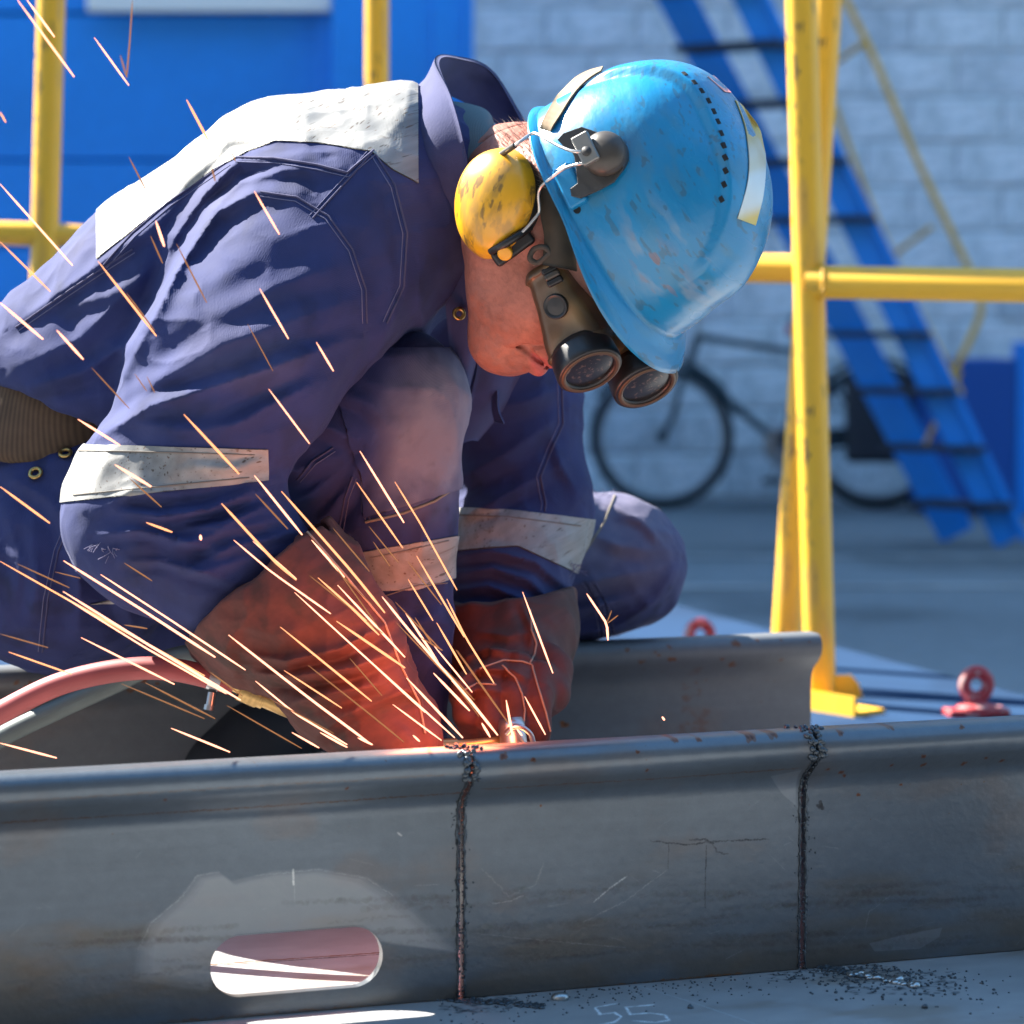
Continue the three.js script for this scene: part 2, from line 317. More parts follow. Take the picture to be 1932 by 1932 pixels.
const frontT = (() => {
  const w = 2048, h = 416, [c, ctx] = canvas(w, h);
  paintBase(ctx, w, h, (u, v) => steelBase(u, v, 2));
  const q = (px, py) => { const [s, t] = faceST(px, py); return [(s - TS) / TW * w, h - t / TH * h]; };
  // pale scoured patch round the slot
  const patch = [[258, 1850], [262, 1790], [280, 1745], [322, 1712], [345, 1690], [372, 1652], [412, 1646], [438, 1664], [520, 1645], [600, 1641], [690, 1656], [742, 1690], [792, 1730], [862, 1796], [730, 1780], [690, 1745], [440, 1765], [400, 1800], [395, 1870]].map(a => q(...a));
  const pc = patch.reduce((a, p) => [a[0] + p[0] / patch.length, a[1] + p[1] / patch.length], [0, 0]);
  for (let i = 0; i < 14; i++) { const k = 1.03 - 0.012 * i; ctx.globalAlpha = 0.055; ctx.fillStyle = '#a3aaa6'; ctx.beginPath(); patch.forEach(([x, y], j) => { const X = pc[0] + (x - pc[0]) * k + rr(-2, 2), Y = pc[1] + (y - pc[1]) * k + rr(-2, 2); j ? ctx.lineTo(X, Y) : ctx.moveTo(X, Y); }); ctx.closePath(); ctx.fill(); }
  ctx.globalAlpha = 1;
  for (const a of [[[262, 1790], [285, 1742], [345, 1690], [372, 1652], [412, 1646]], [[480, 1652], [600, 1641], [690, 1656], [742, 1690]]]) wobble(ctx, a.map(p => q(...p)), 1.4, 'rgba(190,196,192,0.35)', 1);
  wobble(ctx, [q(553, 1641), q(554, 1668)], 3.4, '#d8d8d2', 0.5); wobble(ctx, [q(555, 1668), q(556, 1700)], 1.3, '#9fa5a2', 0.5);
  // rolled-in rust line below the bulb
  wobble(ctx, [q(0, 1549), q(400, 1525), q(860, 1492)], 2.2, 'rgba(92,58,40,0.8)', 1.2);
  wobble(ctx, [q(900, 1484), q(1250, 1463), q(1490, 1444)], 2.0, 'rgba(96,60,40,0.7)', 1.2);
  wobble(ctx, [q(0, 1503), q(500, 1470), q(860, 1450)], 1.6, 'rgba(110,80,60,0.5)', 1.6);
  wobble(ctx, [q(900, 1890), q(1150, 1862), q(1400, 1836)], 4, 'rgba(128,78,44,0.7)', 2.5);
  wobble(ctx, [q(300, 1930), q(600, 1905), q(850, 1890)], 3, 'rgba(110,80,60,0.6)', 2);
  // rust spots
  for (const [px, py, r] of [[930, 1418, 8], [985, 1424, 5], [1255, 1388, 7], [1300, 1388, 5], [1395, 1382, 12], [1440, 1378, 10], [1565, 1376, 6], [1660, 1366, 7], [1790, 1364, 6], [1872, 1348, 4], [1550, 1447, 4], [1580, 1455, 5], [1590, 1462, 4], [1670, 1440, 4], [1720, 1420, 5], [1732, 1440, 5], [1810, 1438, 6], [1880, 1432, 5], [1845, 1425, 4], [1200, 1445, 4], [1020, 1520, 3], [1180, 1410, 4], [300, 1500, 3], [640, 1478, 4], [1620, 1500, 4], [1700, 1480, 3]])
    { const [x, y] = q(px, py); blot(ctx, x, y, r, '#6b3820', 0.55, 7); blot(ctx, x, y, r * 0.5, '#4a2413', 0.7, 5); }
  for (let i = 0; i < 170; i++) { const x = rr(0, w), y = rr(0, h * 0.45); blot(ctx, x, y, rr(0.6, 1.8), '#5e3c28', rr(0.3, 0.8), 2); }
  // pale worn patches beside the second cut and near the right foot
  ctx.globalAlpha = 0.4; ctx.fillStyle = '#8e9499';
  for (const poly of [[[1448, 1462], [1500, 1448], [1502, 1520], [1478, 1500]], [[1640, 1780], [1700, 1765], [1778, 1750], [1772, 1768], [1735, 1790], [1650, 1795]]]) { ctx.beginPath(); poly.map(a => q(...a)).forEach(([x, y], j) => j ? ctx.lineTo(x, y) : ctx.moveTo(x, y)); ctx.closePath(); ctx.fill(); }
  ctx.globalAlpha = 1;
  // marker scribble, chalk scratches
  const ink = 'rgba(38,42,48,0.8)';
  wobble(ctx, [q(1228, 1587), q(1300, 1594), q(1340, 1588), q(1450, 1583)], 2.2, ink, 1.2); wobble(ctx, [q(1300, 1585), q(1330, 1583), q(1344, 1592), q(1352, 1606), q(1372, 1612)], 3, ink, 1.5);
  wobble(ctx, [q(1333, 1595), q(1331, 1650), q(1330, 1712)], 1.6, ink, 0.6); wobble(ctx, [q(1262, 1590), q(1260, 1640)], 1, ink, 0.6);
  wobble(ctx, [q(1120, 1702), q(1150, 1676), q(1182, 1654)], 2.4, 'rgba(200,204,204,0.55)', 0.8); wobble(ctx, [q(1100, 1740), q(1180, 1700), q(1260, 1640)], 1.6, 'rgba(180,184,184,0.3)', 1);
  wobble(ctx, [q(930, 1705), q(965, 1700), q(985, 1690)], 2, 'rgba(200,204,204,0.4)', 0.8); wobble(ctx, [q(910, 1640), q(960, 1690), q(1010, 1670), q(1025, 1630)], 2, 'rgba(170,174,170,0.22)', 2);
  wobble(ctx, [q(890, 1760), q(1000, 1772), q(1180, 1788)], 1.2, 'rgba(180,184,184,0.3)', 0.8); wobble(ctx, [q(750, 1570), q(756, 1575)], 3, '#aaa', 1);
  wobble(ctx, [q(1540, 1520), q(1552, 1524), q(1548, 1514)], 6, 'rgba(40,42,46,0.7)', 2); wobble(ctx, [q(1630, 1760), q(1640, 1720), q(1680, 1690)], 1.4, 'rgba(180,184,184,0.25)', 1);
  for (let i = 0; i < 90; i++) { const x = rr(0, 1932), y = rr(1730, 1880) - x * 0.05, a = q(x, y), b = q(x + rr(40, 260), y - rr(4, 14)); wobble(ctx, [a, b], rr(3, 11), 'rgba(40,30,26,0.07)', 3); }
  for (let i = 0; i < 40; i++) { const a = q(rr(0, 1932), rr(1500, 1820)), l = rr(6, 40), th = rr(-1, 1); wobble(ctx, [a, [a[0] + l, a[1] + l * th]], rr(0.6, 1.3), 'rgba(175,180,182,0.22)', 0.6); }
  return canvasTex(c);
})();
const frontSteel = M({ map: frontT, roughness: 0.33, metalness: 0.45, bumpMap: tex(256, 256, grey((u, v) => tfbm(u, v, 24, 3, 3)), true), bumpScale: 0.0002 });
frontSteel.bumpMap.repeat.set(8, 2);
const rearT = (() => {
  const w = 1024, h = 256, [c, ctx] = canvas(w, h);
  paintBase(ctx, w, h, (u, v) => { const s = steelBase(u, v, 31); const k = 0.95; return [s[0] * 1.10 * k, s[1] * 0.99 * k, s[2] * 0.93 * k]; });
  for (let i = 0; i < 60; i++) { const x = rr(0, w), y = h * (1 - rr(0.78, 0.93)); blot(ctx, x, y, rr(2, 6), '#6b3a20', rr(0.3, 0.8), 5); }
  for (let i = 0; i < 60; i++) blot(ctx, rr(0, w), rr(0, h), rr(0.6, 2), '#5a3a26', 0.6, 2);
  for (const x of [880]) for (let i = 0; i < 60; i++) blot(ctx, x + rr(-14, 14), rr(60, 256), rr(4, 9), '#633f28', 0.12, 4);
  blot(ctx, 742, 120, 6, '#7a451d', 0.8, 9); blot(ctx, 742, 120, 3, '#4a2510', 0.9, 5);
  return canvasTex(c);
})();
const rearSteel = M({ map: rearT, roughness: 0.5, metalness: 0.2 });
const slagMat = M({ color: lin(0.075, 0.088, 0.10), roughness: 0.3, metalness: 0.6 });
const beadMat = M({ color: lin(0.45, 0.45, 0.44), roughness: 0.3, metalness: 0.9 });
function nugget(p, r, sq = 1) {                             // a frozen drop of slag
  const g = new THREE.IcosahedronGeometry(r, 1), q = g.attributes.position, z = rnd() * 90;
  for (let i = 0; i < q.count; i++) { const k = 0.7 + 0.6 * vn(q.getX(i) / r * 1.3 + z, q.getY(i) / r * 1.3, q.getZ(i) / r * 1.3); q.setXYZ(i, q.getX(i) * k, q.getY(i) * k * sq, q.getZ(i) * k); }
  const m = BGU.mergeVertices((g.deleteAttribute('uv'), g.deleteAttribute('normal'), g)); m.computeVertexNormals(); m.rotateY(rnd() * 6); m.translate(p.x, p.y, p.z);
  m.setAttribute('uv', new THREE.BufferAttribute(new Float32Array(m.attributes.position.count * 2), 2)); return m;
}
const S2 = faceST(1513, 1760)[0], GAP = 0.0026;
{
  const [sa] = faceST(397, 1830), [sb] = faceST(722, 1790), y0 = faceST(560, 1872)[1], y1 = faceST(560, 1757)[1];
  const bars = [[-2.6, -GAP, [sa, sb, y0, y1], 'steel bulb bar length with an oval slot cut through its web'], [GAP, S2 - GAP, null, 'steel bulb bar length between the two burnt cuts, dark scribble on web'], [S2 + GAP, S_EDGE - 0.05, null, 'steel bulb bar length beyond the second burnt cut, rust spots under its bulb']];
  bars.forEach(([s0, s1, slot, label], i) => {
    const b = thing('bulb_bar', label, 'steel bar', 'cut lengths of the front bulb bar', at(s0, 0, 0));
    part(b, 'profile', bulbGeo(s0, s1, 0, slot), frontSteel);
    const sl = []; let profAt = null;
    const cuts = [[0, s1, -1], [1, s0, 1]].filter(([e]) => (e === 0 && i < 2) || (e === 1 && i > 0));
    for (const [, s, dir] of cuts) {
      const prof = profAt = (y) => { for (let k = 1; k < headPts.length; k++) if (y < headPts[k][1] && headPts[k][1] >= headPts[k - 1][1]) { const t = (y - headPts[k - 1][1]) / Math.max(1e-6, headPts[k][1] - headPts[k - 1][1]); return y < 0.178 ? 0 : mix(headPts[k - 1][0], headPts[k][0], clamp(t, 0, 1)); } return -0.02; };
      for (let k = 0; k < 60; k++) { const y = k / 60 * 0.236 + rr(-0.001, 0.001), off = Math.abs(rr(-1, 1) * rr(0, 1) * rr(0, 1)) * 0.006; sl.push(nugget(at(s + dir * (off - 0.0012), y, prof(y) - rr(-0.0006, 0.0006)), rr(0.0006, 0.0015))); }
      for (let k = 0; k < 26; k++) sl.push(nugget(at(s + dir * rr(0, 0.012) * rnd(), rr(0.03, 0.18), 0), rr(0.0005, 0.0010)));
      for (let k = 0; k < 20; k++) { const y = rr(0.212, 0.2405); sl.push(nugget(at(s + dir * rr(-0.002, 0.009) * rr(0.1, 1), y, prof(Math.min(y, 0.239)) - 0.0005), rr(0.0014, 0.0036))); }
      for (let k = 0; k < 8; k++) sl.push(nugget(at(s + dir * rr(-0.001, 0.012), 0.2405, rr(-0.02, 0.008)), rr(0.0015, 0.003)));
    }
    for (const [, s, dir] of cuts) for (let q = 0; q < 2; q++) {
      const pts = []; for (let k = 0; k <= 90; k++) { const y = 0.002 + k / 90 * 0.233; pts.push(at(s + dir * (0.0002 + 0.0011 * (vn(y * 160, q * 9, s * 7) - 0.3) + q * 0.0012 * vn(y * 70, 5, q)), y, profAt(y) - 0.0004)); }
      const g = new THREE.TubeGeometry(new THREE.CatmullRomCurve3(pts), 360, 0.0011, 7, false), p = g.attributes.position, c = V3(0, 0, 0);
      for (let k = 0; k < p.count; k++) { const row = Math.floor(k / 8); g.parameters.path.getPointAt(Math.min(1, row / 360), c); const w = 0.45 + 1.5 * Math.pow(vn(row * 0.23, (k % 8) * 0.6, q * 3 + s), 2); p.setXYZ(k, c.x + (p.getX(k) - c.x) * w, c.y + (p.getY(k) - c.y) * w, c.z + (p.getZ(k) - c.z) * w); }
      g.computeVertexNormals(); sl.push(g);
    }
    const m = part(b, 'slag', merge(sl), slagMat, 'dark frozen slag along the burnt edge'); m.userData.kind = 'stuff';
  });
  // rear bar
  const e = onLevel(1524, 1190, PL + HB).sub(O), v = e.dot(V) - 0.011;
  const rb = thing('bulb_bar', 'rear steel bulb bar with rusty end standing by the yellow post', 'steel bar', null, at(0, 0, v));
  part(rb, 'profile', bulbGeo(-2.6, e.dot(U), v), rearSteel);
  globalThis.REAR_V = v;
}
{ // loose slag on the plate
  const sl = [], bd = [];
  const q = (px, py, r, sq, list) => { const p = onLevel(px, py, PL); p.y += r * 0.35 * sq; list.push(nugget(p, r, sq)); };
  for (let i = 0; i < 430; i++) { const t = rnd(), px = 1500 + 420 * t * rr(0.4, 1) + rr(-30, 30), py = 1815 + (px - 1500) * 0.10 + rr(-18, 70) * rr(0.2, 1); if (faceOK(px, py)) q(px, py, rr(0.0006, 0.0018), 0.9, sl); }
  for (let i = 0; i < 260; i++) { const px = rr(830, 1500), py = mix(1895, 1830, (px - 830) / 670) + rr(0, 60) * rnd(); if (faceOK(px, py)) q(px, py, rr(0.0005, 0.0013), 0.9, sl); }
  for (let i = 0; i < 110; i++) { const t = rnd(); q(1505 + t * 120, 1816 + t * 26 + rr(-3, 3), rr(0.0015, 0.004), 0.6, sl); }
  for (let i = 0; i < 110; i++) { const t = rnd(); q(825 + t * 200, 1884 + t * 16 + rr(-4, 4), rr(0.0015, 0.0035), 0.6, sl); }
  for (let i = 0; i < 34; i++) { const t = rnd(); q(1600 + t * 125, 1838 + t * 22 + rr(-3, 3), rr(0.002, 0.005), 0.7, bd); }
  q(1056, 1886, 0.0075, 0.7, bd); q(1728, 1862, 0.005, 0.8, bd); q(1695, 1852, 0.006, 0.8, bd); q(1302, 1902, 0.003, 0.9, sl); q(1745, 1902, 0.0035, 0.9, sl);
  function faceOK(px, py) { return onLevel(px, py, PL).sub(O).dot(V) < -0.006; }
  const a = solo('slag_spatter', 'dark slag grains scattered over the plate before the cuts', 'slag', merge(sl), slagMat); a.userData.kind = 'stuff';
  const b = solo('slag_beads', 'bright frozen metal beads on the plate below the cuts', 'slag', merge(bd), beadMat); b.userData.kind = 'stuff';
}



// ------------------------------------------------------------------ yellow railings on the plates
const yellowT = tex(256, 512, (u, v) => {                   // u along the tube, v round it
  const a = tfbm(u, v, 5, 80, 4), ch = smooth(0.70, 0.74, tfbm(u, v, 34, 84, 3)) * smooth(0.52, 0.62, tfbm(u, v, 4, 86, 3)), st = smooth(0.60, 0.8, tfbm(u, v, 9, 88, 4));
  const r = mix(0.86 - 0.10 * a, 0.48, 0.40 * st), g = mix(0.475 - 0.06 * a, 0.25, 0.40 * st), b = mix(0.028, 0.05, st);
  return [mix(r, 0.07, ch), mix(g, 0.055, ch), mix(b, 0.04, ch)];
});
const yellow = M({ map: rep(yellowT, 1.6, 5), roughness: 0.38 });
const RT = 0.0262;
{ // right: two posts standing close together, rails to both sides, foot with a gusset and an angle bar
  const f1 = onLevel(1548, 1326, PL), d1 = -f1.z, top1 = P(1505, -260, d1 + 0.02);
  const a = thing('railing', 'yellow tubular railing post with side rails, standing behind the rear bar end', 'railing', 'yellow tubular railings round the plates', f1);
  part(a, 'post', tube([f1.clone().add(V3(0, 0.008, 0)), top1], RT, 24, 28), yellow);
  const f2 = onLevel(1478, 1292, PL), d2 = -f2.z;
  const b = thing('railing', 'yellow tubular railing post leaning behind the front post', 'railing', 'yellow tubular railings round the plates', f2);
  part(b, 'post', tube([f2.clone().add(V3(0, 0.004, 0)), P(1578, -260, d2)], 0.0255, 24, 28), yellow);
  const j1 = P(1530, 532, d1 + 0.005);
  part(a, 'rail', tube([j1.clone(), P(2350, 546, d1 - 0.35)], 0.0272, 12, 28), yellow);
  const beads = []; for (let k = 0; k < 60; k++) { const t = k / 60 * 6.283; beads.push(nugget(P(1545, 532, d1 - 0.007).add(V3(0.004, Math.sin(t) * 0.029, Math.cos(t) * 0.029)), rr(0.0022, 0.0034))); }
  part(a, 'weld_bead', merge(beads), yellow);
  part(b, 'rail', tube([P(1530, 508, d2), P(900, 497, d2 + 0.25)], 0.0252, 12, 28), yellow);
  // foot
  const foot = new THREE.Shape([[0, 0], [0.045, 0], [0.038, 0.024], [0.026, 0.038], [0, 0.038]].map(p => new THREE.Vector2(...p)));
  const fg = new THREE.ExtrudeGeometry(foot, { depth: 0.008, bevelEnabled: true, bevelSize: 0.001, bevelThickness: 0.001, bevelSegments: 1 });
  fg.translate(f1.x + RT - 0.002, PL + 0.008, f1.z - 0.004); part(a, 'gusset', fg, yellow);
  const q1 = onLevel(1440, 1318, PL), q2 = onLevel(1640, 1350, PL), dir = q2.clone().sub(q1), L = dir.length(); dir.normalize();
  const Q = basisQ(dir, UP, dir.clone().cross(UP)), c = q1.clone().add(q2).multiplyScalar(0.5);
  part(a, 'foot_angle', merge([box(L, 0.008, 0.07, c.clone().add(V3(0, 0.004, 0)), Q), box(L, 0.024, 0.007, c.clone().add(V3(0, 0.020, 0)).addScaledVector(dir.clone().cross(UP), 0.0315), Q)]), yellow);
  const bp = box(0.10, 0.008, 0.10, f2.clone().add(V3(0, 0.004, -0.01))); part(b, 'base_plate', bp, yellow);
}
{ // left: a frame of two posts and a rail behind the worker
  const dl = 4.85, dr = 5.45, fl = onLevel(62, 1240, PL); fl.z = -dl; fl.x = P(62, 1240, dl).x; const fr = V3(P(706, 300, dr).x, PL, -dr);
  const a = thing('railing', 'yellow tubular railing with two posts behind the worker, before the blue building', 'railing', 'yellow tubular railings round the plates', fl);
  part(a, 'post', tube([fl.clone().add(V3(0, 0.008, 0)), P(104, -260, dl)], 0.0245, 24, 28), yellow);
  part(a, 'post', tube([fr.clone().add(V3(0, 0.008, 0)), P(712, -260, dr)], 0.0240, 24, 28), yellow);
  part(a, 'rail', tube([P(-260, 432, dl + 0.03), P(82, 443, dl), P(300, 458, dl + 0.12)], 0.021, 16, 24), yellow);
  part(a, 'rail', tube([P(300, 458, dl + 0.12), P(712, 486, dr)], 0.021, 8, 24), yellow);
  for (const f of [fl, fr]) part(a, 'base_plate', box(0.11, 0.008, 0.11, f.clone().add(V3(0, 0.004, 0)), null, 0.002), yellow);
}

// ------------------------------------------------------------------ red lifting eyes
{
  const redM = M({ map: tex(128, 128, (u, v) => { const a = tfbm(u, v, 5, 90, 4), w = smooth(0.6, 0.75, tfbm(u, v, 8, 93, 4)); return [mix(0.46, 0.5, w) - 0.1 * a, mix(0.03, 0.3, w), mix(0.035, 0.28, w)]; }), roughness: 0.5 });
  const eye = (px, py, label, rot) => {
    const f = onLevel(px, py, PL), e = thing('lifting_eye', label, 'lifting eye', 'red lifting eyes on the painted plate', f);
    const R = 0.0200, r = 0.0098, q = new THREE.Quaternion().setFromAxisAngle(UP, rot), L = (g, y) => { g.applyQuaternion(q); g.translate(f.x, f.y + y, f.z); return g; };
    const ring = new THREE.TorusGeometry(R, r, 18, 40); { const p = ring.attributes.position; for (let i = 0; i < p.count; i++) { p.setY(i, p.getY(i) * 1.05); p.setZ(i, p.getZ(i) * 1.15); } ring.computeVertexNormals(); }
    part(e, 'ring', L(ring, 0.050), redM);
    part(e, 'collar', L(new THREE.LatheGeometry([[0.0001, 0.03], [0.014, 0.03], [0.017, 0.022], [0.03, 0.018], [0.034, 0.014], [0.034, 0.004], [0.032, 0.0005], [0.0001, 0.0005]].map(a => new THREE.Vector2(...a)), 32), 0), redM);
    const fl = new RoundedBoxGeometry(0.10, 0.012, 0.05, 2, 0.003); part(e, 'base_flange', L(fl, 0.0065), redM);
    return e;
  };
  eye(1841, 1350, 'red lifting eye in full view beyond the front bulb bar', 0.15);
  eye(1320, 1248, 'red lifting eye whose ring just tops the rear bulb bar', 0.2);
}

// ------------------------------------------------------------------ blue stair ladder, its handrail and the cabinet behind
{
  const fl = onLevel(1806, 1020, 0), fr = onLevel(1908, 1030, 0), dl = -fl.z, dr = -fr.z;
  const tl = P(1210, -130, dl), tr = P(1356, -130, dr);
  const st = thing('stair_ladder', 'steep blue steel stair with treads darkened for shade and a thin yellow handrail', 'stair', null, fl.clone().lerp(fr, 0.5));
  const along = tl.clone().sub(fl).normalize(), across = fr.clone().sub(fl).normalize();
  const faceN = along.clone().cross(V3(1, 0, 0)).normalize(); // square to the slope, lying in the side plane
  const side = V3(0, 0, 1), wid = along.clone().cross(side).normalize();
  const stringer = (a, b, w, m) => { const d = b.clone().sub(a), L = d.length(), ax = d.normalize(), wv = ax.clone().cross(side).normalize(), Q = basisQ(ax, wv, ax.clone().cross(wv)); return worldUV(box(L, w, 0.012, a.clone().add(b).multiplyScalar(0.5), Q, 0.003), V3(1, 0, 0), UP); };
  part(st, 'stringer', stringer(fl.clone().add(V3(0, 0.02, 0)), tl, 0.145, bluePaint), bluePaint);
  part(st, 'stringer', stringer(fr.clone().add(V3(0, 0.02, 0)), tr, 0.135, bluePaint), bluePaint);
  part(st, 'stringer_flange', stringer(fr.clone().add(V3(0.055, 0.02, 0.02)), tr.clone().add(V3(0.055, 0, 0.02)), 0.03, bluePaint), bluePaint);
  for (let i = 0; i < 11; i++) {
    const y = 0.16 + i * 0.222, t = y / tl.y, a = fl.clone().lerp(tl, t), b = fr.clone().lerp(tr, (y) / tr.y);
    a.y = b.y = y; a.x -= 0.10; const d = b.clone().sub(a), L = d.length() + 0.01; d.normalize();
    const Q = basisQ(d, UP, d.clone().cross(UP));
    part(st, 'tread', box(L, 0.026, 0.17, a.clone().add(b).multiplyScalar(0.5).add(V3(0.02, 0, 0.09)), Q, 0.004), shadedTreadM);
  }
  const hy = yellow;
  part(st, 'handrail', tube([P(1575, -40, dr), P(1640, 90, dr), P(1730, 300, dr), P(1820, 490, dr), P(1846, 545, dr), P(1850, 590, dr), P(1830, 640, dr), P(1800, 700, dr)], 0.013, 60, 12), hy);
  part(st, 'handrail', tube([P(1560, 160, dr + 0.3), P(1640, 380, dr + 0.3), P(1720, 560, dr + 0.3), P(1796, 706, dr + 0.3), P(1815, 745, dr + 0.3)], 0.011, 40, 12), hy);
  part(st, 'handrail_tie', tube([P(1758, 428, dr + 0.2), P(1690, 478, dr + 0.3)], 0.010), hy);
  part(st, 'handrail_tie', tube([P(1632, 80, dr + 0.1), P(1560, 130, dr + 0.3)], 0.010), hy);
  part(st, 'handrail_stanchion', tube([P(1812, 700, dr + 0.1), P(1740, 850, dr + 0.1)], 0.010), hy);
  const X = (px, d) => P(px, 800, d).x, Yv = (py, d) => P(1800, py, d).y, d = 12.3;
  const cab = thing('steel_cabinet', 'dark blue steel cabinet behind the foot of the stair', 'cabinet', null, V3(X(1850, d), 0, -d));
  const x0 = X(1745, d), x1 = X(1916, d), yt = Yv(672, d);
  part(cab, 'body', box(x1 - x0, yt - 0.03, 0.5, V3((x0 + x1) / 2, (yt - 0.03) / 2 + 0.015, -d - 0.25), null, 0.01), darkBlueM);
  part(cab, 'corner_post', worldUV(box(0.12, yt + 0.06, 0.14, V3(x1 + 0.064, (yt + 0.06) / 2 + 0.001, -d - 0.07), null, 0.008), V3(1, 0, 0), UP), bluePaint);
  part(cab, 'side_panel', worldUV(box(0.8, yt, 0.05, V3(x1 + 0.53, yt / 2 + 0.001, -d - 0.2), null, 0.006), V3(1, 0, 0), UP), darkBlueM);
}

// ------------------------------------------------------------------ bicycle against the wall
{
  const d = 12.75, Z = -d, sc = F / d, blk = M({ color: lin(0.012, 0.03, 0.04), roughness: 0.45 }), rub = M({ color: lin(0.014, 0.02, 0.024), roughness: 0.85 }), chrome = M({ color: lin(0.35, 0.37, 0.38), roughness: 0.3, metalness: 0.9 });
  const R = 0.335, g0 = P(1250, 830, d), fx = g0.x, rx = fx + 1.0, hy = R;
  const b = thing('bicycle', 'dark old bicycle leaning on the white block wall', 'bicycle', null, V3(fx + 0.5, 0, Z));
  const lean = (x, y, z = 0) => V3(x, y, Z - 0.12 * y + z);   // it leans back towards the wall
  const ql = new THREE.Quaternion().setFromUnitVectors(UP, V3(0, 1, -0.12).normalize());
  for (const x of [fx, rx]) {
    const c = lean(x, hy), ty = new THREE.TorusGeometry(R - 0.021, 0.021, 10, 56); ty.applyQuaternion(ql); ty.translate(c.x, c.y, c.z);
    const w = part(b, 'wheel', ty, rub, 'dark tyre with thin rim'); w.name = 'wheel';
    const rim = new THREE.TorusGeometry(R - 0.05, 0.011, 8, 48); rim.applyQuaternion(ql); rim.translate(c.x, c.y, c.z); part(w, 'rim', rim, chrome);
    part(w, 'hub', cyl(lean(x, hy, -0.05), lean(x, hy, 0.05), 0.026), blk);
    const sp = []; for (let k = 0; k < 28; k++) { const a = k / 28 * 6.283, p = V3(Math.cos(a) * (R - 0.05), Math.sin(a) * (R - 0.05), 0).applyQuaternion(ql).add(c); sp.push(tube([lean(x, hy, k % 2 ? 0.03 : -0.03), p], 0.0012, 1, 4)); }
    part(w, 'spokes', merge(sp), chrome).userData.kind = 'stuff';
    const mg = []; for (let k = 0; k <= 18; k++) { const a = mix(x === fx ? 0.3 : 0.1, x === fx ? 2.6 : 3.0, k / 18); mg.push(V3(Math.cos(a) * (R + 0.022), Math.sin(a) * (R + 0.022), 0).applyQuaternion(ql).add(c)); }
    part(b, 'mudguard', tube(mg, 0.014, 36, 8), blk);
  }
  const bb = lean(fx + 0.56, 0.29), head = lean(fx + 0.165, 0.80), headB = lean(fx + 0.125, 0.66), seat = lean(fx + 0.70, 0.82), rh = lean(rx, hy), fh = lean(fx, hy);
  part(b, 'frame', merge([tube([head, headB], 0.02), tube([headB, bb], 0.018), tube([head, lean(fx + 0.67, 0.72)], 0.016), tube([bb, seat], 0.017), ...[-0.05, 0.05].flatMap(z => [tube([bb.clone().add(V3(0, 0, z * 0.5)), rh.clone().add(V3(0, 0, z))], 0.011), tube([lean(fx + 0.67, 0.72), rh.clone().add(V3(0, 0, z))], 0.010)])]), blk);
  part(b, 'fork', merge([-0.05, 0.05].map(z => tube([headB.clone(), headB.clone().add(V3(-0.03, -0.06, z)), lean(fx + 0.045, 0.42, z), fh.clone().add(V3(0, 0, z))], 0.012, 16, 8))), blk);
  part(b, 'handlebar', tube([lean(fx + 0.02, 0.93, 0.30), lean(fx + 0.14, 0.97, 0.24), lean(fx + 0.17, 0.95, 0), lean(fx + 0.14, 0.97, -0.10), lean(fx + 0.02, 0.93, -0.12)], 0.013, 30, 10), chrome);
  part(b, 'stem', tube([head, lean(fx + 0.172, 0.955)], 0.014), chrome);
  const sd = new THREE.SphereGeometry(1, 24, 14); { const p = sd.attributes.position; for (let i = 0; i < p.count; i++) { const x = p.getX(i); p.setXYZ(i, x * 0.13, p.getY(i) * 0.03, p.getZ(i) * (0.03 + 0.05 * smooth(-0.6, 0.8, x))); } sd.computeVertexNormals(); } sd.translate(fx + 0.72, 0.88, lean(0, 0.88).z); part(b, 'saddle', sd, rub);
  part(b, 'seat_post', tube([seat, lean(fx + 0.715, 0.87)], 0.012), chrome);
  const cr = lathe([[0.001, -0.004], [0.09, -0.004], [0.092, 0], [0.09, 0.004], [0.001, 0.004]], bb.clone().add(V3(0, 0, 0.05)), V3(0, 0.0, 1)); part(b, 'chainring', cr, chrome);
  part(b, 'chain_guard', box(0.46, 0.09, 0.012, lean(fx + 0.76, 0.33, 0.07), new THREE.Quaternion().setFromAxisAngle(V3(0, 0, 1), 0.06), 0.005), blk);
  part(b, 'crank', tube([bb.clone().add(V3(0, 0, 0.08)), bb.clone().add(V3(-0.06, -0.155, 0.08))], 0.01), chrome);
  part(b, 'pedal', box(0.09, 0.022, 0.07, bb.clone().add(V3(-0.06, -0.155, 0.12)), null, 0.004), rub);
  part(b, 'rear_bag', box(0.36, 0.40, 0.10, lean(rx + 0.02, 0.42, 0.12), new THREE.Quaternion().setFromAxisAngle(V3(1, 0, 0), -0.12), 0.03), M({ color: lin(0.035, 0.034, 0.04), roughness: 0.8 }));
  const rl = new THREE.SphereGeometry(0.022, 16, 10); { const p = P(1490, 622, d - 0.2); rl.translate(p.x, p.y, p.z); }
  part(b, 'red_lamp', rl, M({ color: lin(0.5, 0.01, 0.03), roughness: 0.4 }));
}



